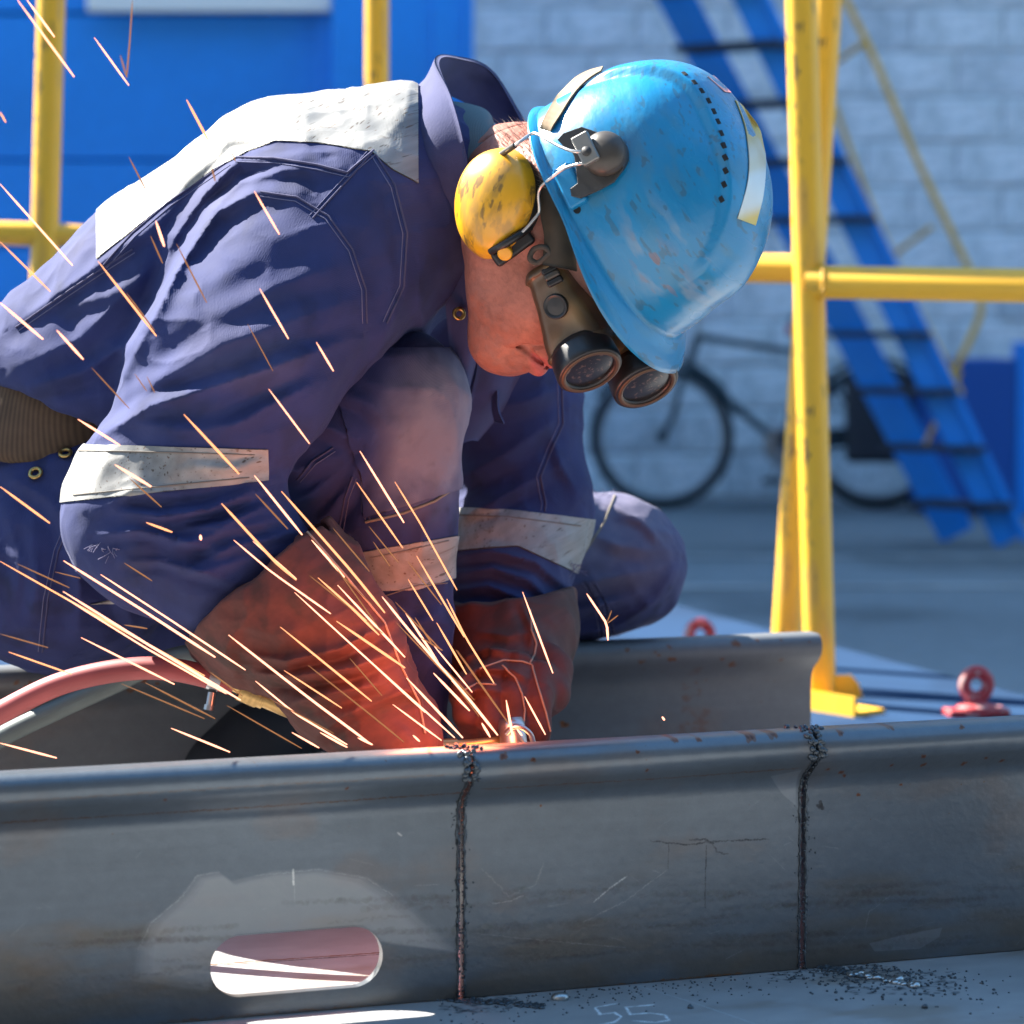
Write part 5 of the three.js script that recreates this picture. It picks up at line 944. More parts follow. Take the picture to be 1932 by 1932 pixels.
// tape over shoulders and back, its pale area also painting in sunlit cloth
{
  const edge = [[176, 494], [292, 402], [402, 321], [470, 285], [520, 266], [600, 270], [700, 286], [740, 320], [800, 352]];
  const below = (x, y, z) => { const [u, v] = pxOf(x, y, z); for (let i = 0; i + 1 < edge.length; i++) if (u <= edge[i + 1][0] || i + 2 === edge.length) { const [a, b] = [edge[i], edge[i + 1]]; return a[1] + (b[1] - a[1]) * (u - a[0]) / (b[0] - a[0]) - v; } return -1; };
  tape(jacketG, [below, (x, y, z) => pxOf(x, y, z)[0] - 183, (x, y, z) => 788 - pxOf(x, y, z)[0], zIn(-3.3, -2.6)], 'pale tape over the back and shoulder yoke, with sunlit cloth painted in', 0.0014);
}

// knitted brown waistband between jacket and trousers
{
  const w = chain([A(10, 900, 3.06, 0.108, 0.06), A(110, 790, 3.06, 0.108, 0.055)], 0.03), cutA = half([175, 815], [-60, 715]), cutB = half([-60, 832], [200, 890]);
  const g = polygonise((x, y, z) => smax(smax(w(x, y, z), -0.0005 * (-cutA(x, y, z) + 40), 0.01), -0.0005 * (-cutB(x, y, z) + 25), 0.01), V3(-0.75, 0.6, -3.3), V3(-0.3, 0.95, -2.75), 0.006);
  const kn = tex(256, 256, (u, v) => { const r = 0.5 + 0.5 * Math.sin(u * 2 * Math.PI * 24), a = tfbm(u, v, 8, 230, 4); return [0.085, 0.055, 0.036].map(q => q * (0.7 + 0.4 * r + 0.4 * (a - 0.5))); });
  part(person, 'knit_waistband', g, M({ map: rep(kn, 8, 8), roughness: 0.95, bumpMap: rep(kn, 8, 8), bumpScale: 0.002 }), 'brown ribbed waistband');
}
// collar: stands open round the neck
{
  const B = [[[800, 500, 2.905], [792, 430, 2.885], [784, 365, 2.87], [770, 305, 2.88], [760, 250, 2.90], [764, 196, 2.965], [800, 168, 3.06], [870, 190, 3.14], [960, 250, 3.17]],
    [[835, 470, 2.885], [832, 410, 2.868], [826, 345, 2.856], [814, 275, 2.862], [806, 215, 2.89], [802, 158, 2.965], [838, 138, 3.07], [900, 155, 3.14], [975, 236, 3.165]],
    [[866, 424, 2.872], [878, 380, 2.856], [884, 330, 2.85], [872, 258, 2.858], [852, 185, 2.89], [824, 116, 2.965], [862, 108, 3.07], [928, 134, 3.13], [992, 236, 3.155]]].map(r => r.map(a => P(...a)));
  const g = sheet(B, 70, 14, 0.0055); paint(g, (x, y, z, u, v) => stain(dye(x, y, z, 0.12), x, y, z, 30, 0.3));
  part(person, 'collar', g, clothM, 'stiff navy collar standing open');
  const tag = sheet([[[804, 400, 2.885], [816, 488, 2.893]], [[828, 398, 2.872], [838, 474, 2.885]], [[850, 414, 2.862], [857, 448, 2.872]]].map(r => r.map(a => P(a[0], a[1], a[2] - 0.004))), 10, 6, 0.003); part(person, 'collar_tape', tag, tapeM, 'pale tape end below the collar');
  // grey jersey under it
  const ring = chain([A(800, 330, 3.05, 0.088), A(862, 338, 2.995, 0.077), A(905, 345, 2.965, 0.070), A(945, 350, 2.945, 0.066)], 0.02), cut = half([922, 150], [962, 480]);
  const js = polygonise((x, y, z) => smax(ring(x, y, z), -0.0005 * cut(x, y, z), 0.012), V3(-0.25, 0.85, -3.2), V3(0.02, 1.2, -2.82), 0.004);
  part(person, 'jersey', js, M({ color: lin(0.095, 0.135, 0.15), roughness: 0.95, bumpMap: rep(weaveB, 10), bumpScale: 0.0006 }), 'grey jersey neck under the collar');
}
// front placket, lapel and hanging flap
{
  const mk = (rows, nm, th = 0.004, nu = 24, nv = 8) => { const g = sheet(rows.map(r => r.map(a => P(...a))), nu, nv, th); paint(g, (x, y, z) => stain(dye(x, y, z, 0.08), x, y, z, 30, 0.3)); return part(person, nm, g, clothM); };
  mk([[[838, 470, 2.90], [842, 560, 2.91], [850, 660, 2.93], [856, 740, 2.95], [858, 835, 2.97]], [[872, 470, 2.89], [878, 560, 2.895], [886, 620, 2.91], [878, 700, 2.93], [866, 800, 2.96]], [[898, 480, 2.90], [905, 560, 2.905], [910, 620, 2.92], [894, 690, 2.945], [872, 770, 2.965]]], 'placket');
  mk([[[905, 625, 3.02], [900, 690, 3.03], [884, 760, 3.04], [864, 838, 3.05]], [[940, 650, 3.03], [935, 710, 3.04], [915, 770, 3.05], [885, 830, 3.06]], [[985, 700, 3.06], [965, 735, 3.07], [945, 775, 3.075], [900, 830, 3.08]]], 'placket');
  mk([[[930, 738, 3.05], [928, 768, 3.04], [934, 796, 3.03]], [[940, 738, 3.045], [941, 772, 3.032], [952, 800, 3.02]]], 'tab', 0.003, 12, 4);
  const brassM = M({ color: lin(0.42, 0.28, 0.10), roughness: 0.3, metalness: 0.9 });
  const eyelet = (px, py, d, n) => { const t = new THREE.TorusGeometry(0.0052, 0.0021, 10, 24); t.applyQuaternion(new THREE.Quaternion().setFromUnitVectors(V3(0, 0, 1), n)); const p = P(px, py, d); t.translate(p.x, p.y, p.z); part(person, 'snap_fastener', t, brassM); };
  eyelet(866, 592, 2.888, V3(0.25, 0.1, 0.95).normalize());
  for (const [x, y] of [[68, 895], [124, 858]]) { const q = trace(x, y, trouserS); if (q) { const n = grad(trouserS, q); const t = new THREE.TorusGeometry(0.0058, 0.0022, 10, 24); t.applyQuaternion(new THREE.Quaternion().setFromUnitVectors(V3(0, 0, 1), n)); q.addScaledVector(n, 0.0025); t.translate(q.x, q.y, q.z); part(person, 'snap_fastener', t, brassM); } }
}
// sewn seams: cords let into the cloth
{
  const sm = clothM.clone(); sm.vertexColors = false; sm.color = lin(0.05, 0.05, 0.115); const pale = M({ color: lin(0.20, 0.17, 0.13), roughness: 0.9 });
  const thread = M({ color: lin(0.10, 0.105, 0.20), roughness: 0.9 });
  const add = (pts, s, r, m = sm) => { const g = seam(pts, s, r); if (g) part(person, 'seam', g, m);
    const off = pts.map(([x, y], i) => { const a = pts[Math.max(0, i - 1)], b = pts[Math.min(pts.length - 1, i + 1)], l = Math.hypot(b[0] - a[0], b[1] - a[1]); return [x - (b[1] - a[1]) / l * 8, y + (b[0] - a[0]) / l * 8]; }), t = m === sm ? seam(off, s, 0.0006, 0.2) : null; if (t) part(person, 'stitching', t, thread); };
  add([[445, 297], [520, 299], [600, 312], [655, 326], [705, 284]], jacketS, 0.0014); add([[705, 284], [660, 335], [590, 412]], jacketS, 0.0011);
  add([[492, 362], [560, 372], [620, 408], [665, 470], [690, 545], [692, 610]], jacketS, 0.0011); add([[708, 290], [745, 350], [768, 440], [762, 540], [730, 610]], jacketS, 0.0011);
  add([[30, 618], [130, 548], [190, 508], [250, 470]], jacketS, 0.0012); add([[195, 500], [250, 440], [320, 380], [430, 305]], jacketS, 0.0011);
  add([[1060, 720], [1062, 800], [1040, 850], [1020, 900], [1030, 950], [1028, 965]], jacketS, 0.0012);
  add([[680, 830], [690, 880], [690, 960], [700, 985]], trouserS, 0.0010); add([[690, 985], [760, 968], [820, 945], [850, 925]], trouserS, 0.0016, pale);
  add([[560, 905], [590, 870], [628, 845]], trouserS, 0.0011); add([[560, 700], [640, 730], [680, 770]], trouserS, 0.0010); add([[640, 1000], [650, 940], [665, 900]], trouserS, 0.0010);
  add([[1160, 935], [1140, 985], [1105, 1040], [1060, 1080]], trouserS, 0.0013, pale); add([[1120, 1095], [1145, 1140], [1160, 1195]], trouserS, 0.0011); add([[1106, 1096], [1130, 1140], [1140, 1200]], trouserS, 0.0012);
  add([[140, 970], [110, 1040], [90, 1130], [80, 1230]], trouserS, 0.0010);
}
{ // rows of stitching along the tape edges
  const th = M({ color: lin(0.16, 0.14, 0.12), roughness: 0.9 }), lift = (f) => (x, y, z) => f(x, y, z) - 0.0018;
  for (const [l, f] of [[[[140, 850], [300, 853], [480, 858]], jacketS], [[[138, 934], [300, 918], [470, 901]], jacketS], [[[852, 971], [960, 975], [1096, 992]], jacketS], [[[700, 1052], [770, 1038], [846, 1020]], trouserS], [[[720, 1126], [790, 1104], [844, 1100]], trouserS]]) { const g = seam(l, lift(f), 0.0007, 0.3, 8); if (g) part(person, 'stitching', g, th); }
}
// knee patch with a loose lower edge
{
  const px = (f) => (x, y, z) => { const [u, v] = pxOf(x, y, z); return f(u, v); };
  const kp = patch(trouserG, [half([560, 670], [640, 732]), half([640, 732], [676, 820]), half([676, 820], [688, 975]).bind(null)].slice(0, 0).concat([px((u, v) => u - mix(640, 688, smooth(740, 960, v))), px((u, v) => v - 660), half([1000, 880], [680, 980]), zIn(-3.08, -2.8)]), 0.004, 0.007);
  paint(kp, (x, y, z, u, v) => { const f = fadeAt(u, v, 835, 790, 155, 0.85) + fadeAt(u, v, 800, 900, 125, 0.5) + fadeAt(u, v, 745, 945, 90, 0.2); return stain(dye(x, y, z, f), x, y, z, 60, 0.25); });
  part(person, 'knee_patch', kp, clothM, 'worn knee patch faded to grey');
}
// frayed threads at the elbow and the knee
{
  const th = []; for (const [cx, cy, n, s, sp] of [[212, 1044, 9, jacketS, 16], [182, 1026, 7, jacketS, 8], [1085, 1070, 24, jacketS, 12], [1140, 930, 20, trouserS, 20], [905, 660, 16, jacketS, 14]]) for (let i = 0; i < n; i++) {
    const q = trace(cx + rr(-sp, sp), cy + rr(-sp, sp) * 0.6, s); if (!q) continue; const m = grad(s, q), d = V3(rr(-1, 1), rr(-1, 0.6), rr(0, 0.6)).normalize(), L = rr(0.004, 0.012); th.push(tube([q, q.clone().addScaledVector(m, 0.003).addScaledVector(d, L * 0.5), q.clone().addScaledVector(m, 0.003).addScaledVector(d, L)], 0.00035, 5, 4));
  }
  part(person, 'loose_threads', merge(th), M({ color: lin(0.16, 0.16, 0.26), roughness: 1 }), 'frayed pale threads').userData.kind = 'stuff';
}
// boots
{
  const leather = M({ color: lin(0.02, 0.022, 0.03), roughness: 0.6 });
  const b1 = chain([A(745, 1500, 2.98, 0.052), A(745, 1610, 2.98, 0.046), A(800, 1660, 2.96, 0.042), A(890, 1690, 2.93, 0.036)], 0.03), b2 = chain([A(600, 1345, 3.30, 0.05), A(470, 1390, 3.27, 0.05), A(410, 1450, 3.25, 0.045), A(380, 1520, 3.23, 0.04)], 0.03);
  const fl = (f) => (x, y, z) => smax(f(x, y, z), PL + 0.0005 - y, 0.01);
  part(person, 'boot', polygonise(fl(b1), V3(-0.25, 0.24, -3.1), V3(0.05, 0.5, -2.8), 0.006), leather); part(person, 'boot', polygonise(fl(b2), V3(-0.5, 0.24, -3.45), V3(-0.1, 0.56, -3.1), 0.006), leather);
}

// ------------------------------------------------------------------ gloves
const hideT = tex(512, 512, (u, v) => { const a = tfbm(u, v, 6, 240, 5), b = tfbm(u, v, 60, 245, 3), s = smooth(0.52, 0.72, tfbm(u, v, 9, 250, 5)); const k = 0.75 + 0.55 * (a - 0.5) + 0.25 * (b - 0.5); return [mix(0.112, 0.045, 0.7 * s) * k, mix(0.030, 0.019, 0.7 * s) * k, mix(0.023, 0.013, 0.6 * s) * k]; });
const hideM = MP({ map: rep(hideT, 4), roughness: 0.78, sheen: 0.25, sheenRoughness: 0.6, sheenColor: lin(0.35, 0.17, 0.12), bumpMap: rep(hideT, 7), bumpScale: 0.0022 });
const stitchM = M({ color: lin(0.36, 0.25, 0.19), roughness: 0.9 });
{ // near glove: wide gauntlet over the sleeve end, hand closed on the torch
  const out = chain([A(455, 1062, 2.787, 0.097), A(520, 1125, 2.785, 0.091), A(610, 1215, 2.785, 0.074)], 0.03), inn = chain([A(430, 1038, 2.787, 0.091), A(490, 1095, 2.785, 0.086)], 0.03);
  const hand = union(0.03, chain([A(610, 1215, 2.785, 0.070), A(650, 1285, 2.785, 0.060, 0.008), A(700, 1345, 2.80, 0.050, 0.012)], 0.03), chain([A(700, 1345, 2.80, 0.048, 0.012), A(745, 1385, 2.81, 0.044, 0.012)]));
  // four fingers bend down and round the torch, the thumb lies along its top
  const fing = [[0.034, 0], [0.012, 8], [-0.011, 4], [-0.033, -10]].map(([dz, l]) => chain([A(745, 1375, 2.81 - dz, 0.018), A(792 + l, 1400, 2.80 - dz, 0.0165), A(790 + l, 1452, 2.79 - dz, 0.0155), A(745 + l, 1462, 2.79 - dz, 0.014)], 0.008));
  const thumb = chain([A(640, 1330, 2.765, 0.026), A(690, 1378, 2.745, 0.021), A(745, 1405, 2.735, 0.017)], 0.014);
  const cut = half([330, 1226], [636, 954]);                 // the open end of the cuff
  const fs = folds([[[[470, 1235], [540, 1248], [640, 1225], [745, 1170]], 0.013, 11], [[[480, 1270], [560, 1275], [660, 1262], [760, 1225]], 0.015, 12], [[[540, 1330], [620, 1310], [720, 1290]], 0.011, 12], [[[560, 1120], [600, 1160], [640, 1170]], 0.005, 16], [[[600, 1390], [650, 1350], [700, 1330]], 0.007, 14], [[[700, 1330], [770, 1300], [800, 1320]], 0.006, 12], [[[450, 1180], [520, 1200], [600, 1180]], 0.005, 18]]);
  const base = (x, y, z) => { let d = smax(out(x, y, z), -inn(x, y, z), 0.003); const c = 0.0005 * cut(x, y, z); d = smax(d, -c, 0.004); d = smin(d, hand(x, y, z), 0.03); for (const f of fing) d = smin(d, f(x, y, z), 0.007); return smin(d, thumb(x, y, z), 0.012); };
  const S = cloth(base, fs, 1.7), g = polygonise(S, V3(-0.42, 0.36, -2.95), V3(-0.05, 0.82, -2.62), 0.0032);
  const gl = part(person, 'glove', g, hideM, 'red leather gauntlet on the near hand');
  const sh = seam([[590, 1000], [660, 1080], [735, 1170], [765, 1250], [800, 1320], [812, 1380]].map(([x, y]) => [x - 10, y + 4]), S, 0.0012); if (sh) part(gl, 'stitching', sh, stitchM);
}
{ // far glove: knuckles towards the camera, fingers bent down round the torch head, thumb to the right
  const sl = chain([A(950, 1120, 3.15, 0.084), A(950, 1190, 3.09, 0.078), A(955, 1250, 3.03, 0.062)], 0.03), inn = chain([A(950, 1100, 3.16, 0.078), A(950, 1170, 3.105, 0.072)], 0.03);
  const palm = chain([A(955, 1245, 3.03, 0.054), A(962, 1300, 2.975, 0.044), A(950, 1335, 2.945, 0.034)], 0.03);
  const fing = [[[898, 1268], [872, 1310], [876, 1352], [896, 1392]], [[938, 1258], [918, 1312], [922, 1362], [936, 1402]], [[982, 1260], [966, 1318], [970, 1372], [980, 1410]], [[1020, 1272], [1014, 1326], [1018, 1380], [1020, 1418]]].map((q, i) => chain([A(...q[0], 2.935, 0.0155), A(...q[1], 2.886 + 0.004 * i, 0.0130), A(...q[2], 2.876 + 0.004 * i, 0.0124), A(...q[3], 2.90, 0.0118)], 0.006));
  const thumb = chain([A(1000, 1230, 3.0, 0.028), A(1040, 1262, 2.97, 0.021), A(1040, 1305, 2.94, 0.018), A(1015, 1340, 2.92, 0.015)], 0.014);
  const cut = half([830, 1168], [930, 1145]), cut2 = half([930, 1145], [1060, 1150]);
  const fs = folds([[[[850, 1250], [920, 1222], [985, 1232]], 0.006, 10, -3.1], [[[850, 1290], [900, 1262], [960, 1262], [1000, 1280]], 0.006, 9, -3.1], [[[860, 1320], [900, 1300], [950, 1305]], 0.005, 8, -3.1], [[[900, 1190], [960, 1200], [1010, 1190]], 0.005, 12, -3.2], [[[985, 1140], [1005, 1190], [1000, 1240]], 0.004, 8, -3.2]]);
  const base = (x, y, z) => { let d = smax(sl(x, y, z), -inn(x, y, z), 0.003); d = smax(d, -0.0005 * Math.max(cut(x, y, z), cut2(x, y, z)), 0.004); d = smin(d, palm(x, y, z), 0.03); for (const f of fing) d = smin(d, f(x, y, z), 0.0035); return smin(d, thumb(x, y, z), 0.010); };
  const S = cloth(base, fs, 0.9), g = polygonise(S, V3(-0.14, 0.40, -3.26), V3(0.11, 0.74, -2.80), 0.003);
  const gl = part(person, 'glove', g, hideM, 'red leather gauntlet on the far hand, pale stitched seams');
  for (const l of [[[1000, 1150], [1003, 1190], [1012, 1215], [1008, 1235], [1000, 1250]], [[905, 1262], [950, 1246], [985, 1248], [1003, 1254]], [[948, 1256], [972, 1278], [985, 1310], [990, 1340], [988, 1365]], [[1004, 1256], [1015, 1295], [1030, 1345], [1038, 1380]], [[870, 1305], [900, 1290], [935, 1292]]]) { const q = seam(l, S, 0.0011, 0.4, 6); if (q) part(gl, 'stitching', q, stitchM); }
}

// ------------------------------------------------------------------ torch, its flame and the hoses
const TIP = P(972, 1392, 2.80);
{
  const torch = thing('cutting_torch', 'brass cutting torch held in both gauntlets', 'torch', null, P(600, 1360, 2.79));
  const brassM = M({ map: tex(128, 128, (u, v) => { const a = tfbm(u, v, 8, 260, 4); return [0.52, 0.33, 0.13].map(q => q * (0.55 + 0.7 * a)); }), roughness: 0.32, metalness: 0.85 }), steelM = M({ color: lin(0.42, 0.42, 0.43), roughness: 0.28, metalness: 0.9 });
  const a = P(432, 1287, 2.775), b = P(540, 1334, 2.785), ax = b.clone().sub(a).normalize(), al = (d) => a.clone().addScaledVector(ax, d);
  part(torch, 'hose_tail', cyl(al(-0.012), al(0.016), 0.0075), brassM);
  part(torch, 'coupling_nut', cyl(al(0.013), al(0.034), 0.0155, 0.0155, 6), brassM); part(torch, 'coupling_ring', cyl(al(0.034), al(0.040), 0.0125), brassM);
  part(torch, 'handle', tube([al(0.040), al(0.058), P(600, 1358, 2.79), P(690, 1398, 2.80), P(790, 1412, 2.81), P(860, 1412, 2.825)], 0.0105, 40, 16), brassM);
  part(torch, 'gas_tube', tube([P(800, 1408, 2.81), P(880, 1404, 2.83), P(940, 1398, 2.83), P(962, 1394, 2.815)], 0.005, 20, 12), brassM); part(torch, 'gas_tube', tube([P(800, 1420, 2.81), P(880, 1416, 2.83), P(940, 1410, 2.83), P(964, 1402, 2.815)], 0.004, 20, 12), steelM);
  part(torch, 'head', lathe([[0.0001, -0.02], [0.012, -0.02], [0.014, -0.012], [0.014, 0.008], [0.009, 0.014], [0.0085, 0.03], [0.0065, 0.046], [0.0001, 0.046]], P(968, 1392, 2.81), V3(0.12, -1, 0.25), 32), steelM);
  const gd = tube([P(955, 1384, 2.79), P(968, 1372, 2.785), P(984, 1372, 2.785), P(1000, 1384, 2.79), P(1006, 1400, 2.80)], 0.0028, 24, 10); part(torch, 'wheel_guide', gd, steelM);
  const tip = P(972, 1402, 2.792);
  const flM = new THREE.MeshStandardMaterial({ color: 0x000000, emissive: new THREE.Color(1, 0.42, 0.16), emissiveIntensity: 4 });
  const fl = lathe([[0.0001, 0], [0.004, 0.003], [0.005, 0.014], [0.003, 0.032], [0.0001, 0.05]], P(974, 1408, 2.79), V3(0.1, -1, 0.2), 20); const f = solo('torch_flame', 'small orange cutting flame at the torch tip behind the front bar', 'flame', fl, flM);
  const lamp = new THREE.PointLight(new THREE.Color(1.0, 0.20, 0.09), 0.013, 0, 2); lamp.position.copy(P(955, 1396, 2.725)); lamp.castShadow = true; lamp.shadow.radius = 1.5; scene.add(lamp);
  // the jet of sparks glows as well
  const jet = new THREE.PointLight(new THREE.Color(1.0, 0.24, 0.11), 0.045, 0, 2); jet.position.copy(P(850, 1270, 2.64)); jet.castShadow = true; jet.shadow.radius = 3; scene.add(jet);
  const rub = (c, s) => MP({ map: rep(tex(128, 128, (u, v) => { const k = 0.7 + 0.6 * tfbm(u, v, 9, s, 4); return c.map(q => q * k); }), 3, 8), roughness: 0.55 });
  const red = solo('gas_hose', 'red rubber gas hose arching to the torch with a clamp at its end', 'hose', tube([P(-420, 1660, 2.86), P(-180, 1450, 2.83), P(0, 1345, 2.80), P(120, 1288, 2.785), P(250, 1262, 2.775), P(330, 1264, 2.77), P(400, 1279, 2.772), P(440, 1290, 2.776)], 0.0118, 90, 20), rub([0.30, 0.050, 0.050], 270));
  const gr = solo('gas_hose', 'grey rubber gas hose lying behind the red one', 'hose', tube([P(-420, 1700, 2.92), P(-150, 1490, 2.90), P(0, 1392, 2.88), P(110, 1338, 2.87), P(210, 1292, 2.855), P(300, 1250, 2.84), P(370, 1234, 2.82), P(430, 1242, 2.80), P(470, 1268, 2.79), P(520, 1310, 2.79)], 0.0108, 90, 20), rub([0.065, 0.085, 0.085], 280));
  const clamp1 = thing('hose_clamp', 'steel worm clamp on the red hose end', 'clamp', null, P(404, 1280, 2.77)), d1 = P(404, 1280, 2.772), dx = P(424, 1286, 2.774).sub(P(384, 1274, 2.77)).normalize();
  part(clamp1, 'band', cyl(d1.clone().addScaledVector(dx, -0.006), d1.clone().addScaledVector(dx, 0.006), 0.0128, 0.0128, 32), steelM); part(clamp1, 'screw', cyl(d1.clone().add(V3(-0.002, -0.014, 0.004)), d1.clone().add(V3(-0.004, -0.028, 0.008)), 0.0042), steelM); part(clamp1, 'screw_head', cyl(d1.clone().add(V3(-0.004, -0.026, 0.008)), d1.clone().add(V3(-0.005, -0.031, 0.0085)), 0.0055, 0.0055, 6), steelM);
  const clamp2 = thing('hose_clamp', 'small bright clamp on the grey hose beside the glove', 'clamp', null, P(448, 1254, 2.80)); part(clamp2, 'band', cyl(P(440, 1247, 2.80), P(456, 1259, 2.796), 0.0118, 0.0118, 24), steelM); part(clamp2, 'screw', cyl(P(446, 1262, 2.785), P(458, 1270, 2.785), 0.0035), steelM);
  solo('wire_end', 'loose thin wire end standing up from the hoses', 'wire', tube([P(357, 1180, 2.80), P(360, 1205, 2.80), P(372, 1235, 2.795), P(378, 1262, 2.782)], 0.0007, 20, 6), M({ color: lin(0.4, 0.38, 0.35), roughness: 0.4 }));
}



// ------------------------------------------------------------------ sparks thrown from the cut, each a thin glowing sliver on its line of flight
{
  const sparks = [
  [0, [[147, 791], [226, 840]]],
  [0, [[347, 782], [451, 894]]],
  [0, [[217, 877], [285, 918]]],
  [1, [[244, 902], [305, 957]]],
  [0, [[0, 918], [94, 987]]],
  [0, [[276, 986], [325, 1004]]],
  [0, [[418, 950], [518, 1059], [559, 1094]]],
  [0, [[441, 1019], [513, 1080], [624, 1158]]],
  [0, [[477, 1021], [559, 1092]]],
  [0, [[480, 897], [570, 1009]]],
  [1, [[482, 932], [543, 998]]],
  [0, [[531, 927], [665, 1080], [726, 1156]]],
  [0, [[673, 910], [760, 1034]]],
  [0, [[679, 851], [762, 986]]],
  [0, [[745, 909], [792, 986], [862, 1113]]],
  [0, [[786, 1049], [876, 1202]]],
  [0, [[0, 1059], [122, 1128], [386, 1275]]],
  [0, [[120, 1058], [264, 1148], [406, 1240]]],
  [0, [[190, 1084], [325, 1172], [463, 1264]]],
  [0, [[119, 1116], [284, 1219], [454, 1321]]],
  [0, [[122, 1128], [274, 1222], [427, 1309]]],
  [0, [[16, 1230], [135, 1272]]],
  [0, [[153, 1203], [329, 1291]]],
  [1, [[234, 1179], [278, 1186]]],
  [0, [[0, 1402], [107, 1430]]],
  [0, [[323, 1374], [434, 1419]]],
  [1, [[428, 1331], [569, 1412]]],
  [0, [[431, 1198], [584, 1318], [701, 1405]]],
  [0, [[482, 1285], [556, 1346], [655, 1405]]],
  [0, [[529, 1183], [701, 1323]]],
  [0, [[536, 1265], [645, 1336]]],
  [0, [[637, 1104], [764, 1240]]],
  [1, [[624, 1057], [716, 1186]]],
  [0, [[556, 1118], [686, 1237], [858, 1392]]],
  [0, [[721, 1126], [769, 1186], [884, 1318], [939, 1387]]],
  [1, [[792, 1202], [835, 1227]]],
  [1, [[746, 1136], [833, 1227]]],
  [0, [[843, 1130], [878, 1202], [932, 1289]]],
  [1, [[863, 1227], [965, 1372]]],
  [0, [[955, 1323], [966, 1387]]],
  [0, [[909, 1364], [924, 1389]]],
  [0, [[767, 1279], [873, 1392]]],
  [0, [[551, 1382], [602, 1411]]],
  [0, [[604, 1382], [655, 1410]]],
  [0, [[675, 1392], [703, 1405]]],
  [0, [[779, 1387], [792, 1399]]],
  [1, [[581, 1255], [706, 1354], [762, 1400]]],
  [0, [[741, 1329], [833, 1397]]],
  [1, [[660, 1242], [721, 1313]]],
  [1, [[229, 1290], [386, 1356]]],
  [1, [[274, 1288], [406, 1356]]],
  [1, [[33, 1064], [131, 1109]]],
  [1, [[104, 1079], [152, 1091]]],
  [1, [[0, 1196], [91, 1222]]],
  [1, [[234, 1062], [287, 1096]]],
  [0, [[378, 1009], [379, 1019]]],
  [1, [[769, 1059], [833, 1141]]],
  [1, [[696, 993], [752, 1062]]],
  [0, [[818, 1270], [886, 1341]]],
  [1, [[884, 1318], [934, 1382]]],
  [1, [[508, 1318], [630, 1384]]],
  [1, [[396, 1268], [457, 1313]]],
  [0, [[686, 1237], [802, 1344]]],
  [0, [[352, 188], [394, 267]]],
  [1, [[243, 296], [275, 358]]],
  [0, [[0, 347], [137, 501]]],
  [0, [[0, 456], [95, 550]]],
  [0, [[0, 571], [81, 640]]],
  [0, [[107, 623], [157, 678]]],
  [0, [[185, 493], [295, 634]]],
  [1, [[239, 553], [292, 624]]],
  [0, [[294, 417], [310, 465]]],
  [1, [[284, 445], [307, 497]]],
  [1, [[333, 460], [390, 571]]],
  [0, [[480, 361], [527, 442]]],
  [0, [[490, 545], [544, 639]]],
  [1, [[467, 611], [515, 700]]],
  [0, [[597, 646], [629, 700]]],
  [1, [[173, 694], [244, 771]]],
  [0, [[507, 734], [584, 837]]],
  [1, [[437, 286], [444, 304]]],
  [1, [[399, 314], [406, 342]]],
  [1, [[254, 705], [277, 738]]],
  [1, [[277, 710], [292, 741]]],
  [0, [[33, 0], [140, 145]]],
  [0, [[51, 0], [103, 70]]],
  [0, [[178, 71], [243, 161]]],
  [0, [[0, 211], [11, 231]]],
  [1, [[250, 0], [245, 76], [239, 147]]],
  [1, [[227, 104], [239, 145]]],
  [0, [[986, 1117], [1043, 1270]]],
  [0, [[1107, 1120], [1145, 1177], [1147, 1208]]],
  [1, [[1145, 1177], [1166, 1161]]],
  [1, [[1145, 1175], [1154, 1152]]],
  [0, [[1249, 1352], [1254, 1359]]],
  [0, [[990, 1314], [1029, 1386]]],
  [0, [[955, 1321], [967, 1388]]],
  [0, [[975, 1375], [985, 1388]]],
  [0, [[909, 1366], [925, 1391]]],
  [1, [[860, 1226], [960, 1366]]],
  [1, [[820, 1240], [904, 1352]]]];
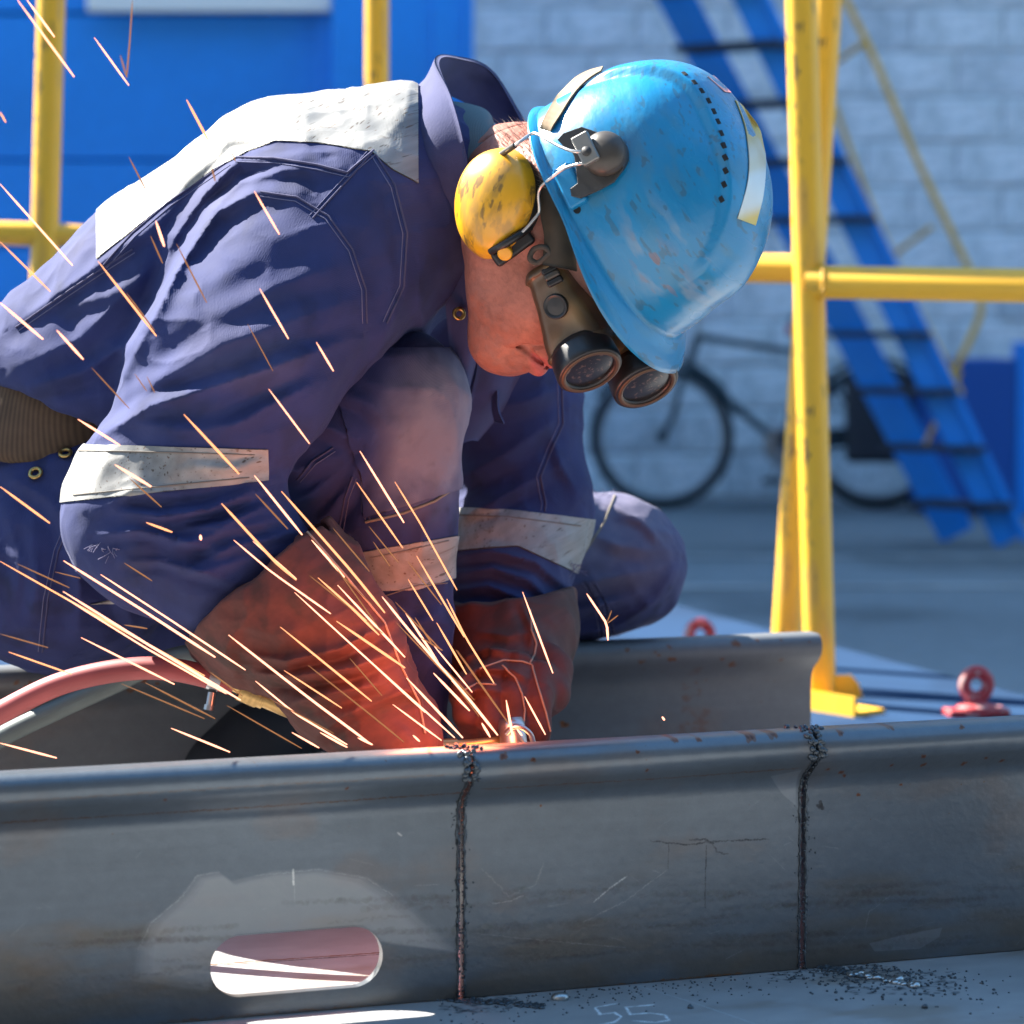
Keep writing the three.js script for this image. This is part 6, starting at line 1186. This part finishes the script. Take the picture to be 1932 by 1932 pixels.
  const hot = new THREE.MeshStandardMaterial({ color: 0x000000, emissive: new THREE.Color().setRGB(1, 0.36, 0.22), emissiveIntensity: 0.75 });
  const warm = new THREE.MeshStandardMaterial({ color: 0x000000, emissive: new THREE.Color().setRGB(1, 0.36, 0.16), emissiveIntensity: 0.45 });
  const cool = new THREE.MeshStandardMaterial({ color: 0x000000, emissive: new THREE.Color().setRGB(1, 0.42, 0.16), emissiveIntensity: 0.085 });
  // the dense fan close to the cut
  for (let i = 0; i < 15; i++) { const ang = mix(0.52, 1.05, rnd()), r0 = rr(20, 430), L = rr(40, 190), sx = 965 - rr(0, 60), q = (r) => [Math.round(sx - r * Math.cos(ang)), Math.round(1385 - r * Math.sin(ang))]; sparks.push([rnd() < 0.4 ? 1 : 0, [q(r0 + L), q(r0)]]); }
  for (const [dim, px] of sparks) {
    const k = rr(0.06, 0.20), dep = ([x, y]) => 2.715 - k * Math.hypot(x - 965, y - 1375) / 1000;
    const pts = px.map(q => P(q[0], q[1], dep(q))), r = dim ? rr(0.0006, 0.0010) : rr(0.0009, 0.0015), path = new THREE.CurvePath();
    for (let i = 0; i + 1 < pts.length; i++) path.add(new THREE.LineCurve3(pts[i], pts[i + 1]));
    const g = new THREE.TubeGeometry(path, 4 * (pts.length - 1), 1, 6, false), p = g.attributes.position, n = 4 * (pts.length - 1), c = V3(0, 0, 0), v = V3(0, 0, 0);
    for (let i = 0; i <= n; i++) { path.getPointAt(i / n, c); const w = r * (i === 0 ? 0.25 : i === n ? 0.5 : mix(0.75, 1.0, i / n)); for (let j = 0; j <= 6; j++) { v.fromBufferAttribute(p, i * 7 + j).sub(c).normalize().multiplyScalar(w).add(c); p.setXYZ(i * 7 + j, v.x, v.y, v.z); } }
    solo('spark', dim ? 'faint orange streak of a fading spark in the air' : 'bright glowing streak of a spark flying from the cut', 'spark', g, dim ? cool : rnd() < 0.7 ? hot : warm, dim ? 'faint sparks in the air' : 'bright sparks flying from the cut');
  }
}



scene.traverse(o => { if (o.isMesh) { o.castShadow = true; o.receiveShadow = true; } });
renderer.render(scene, camera);
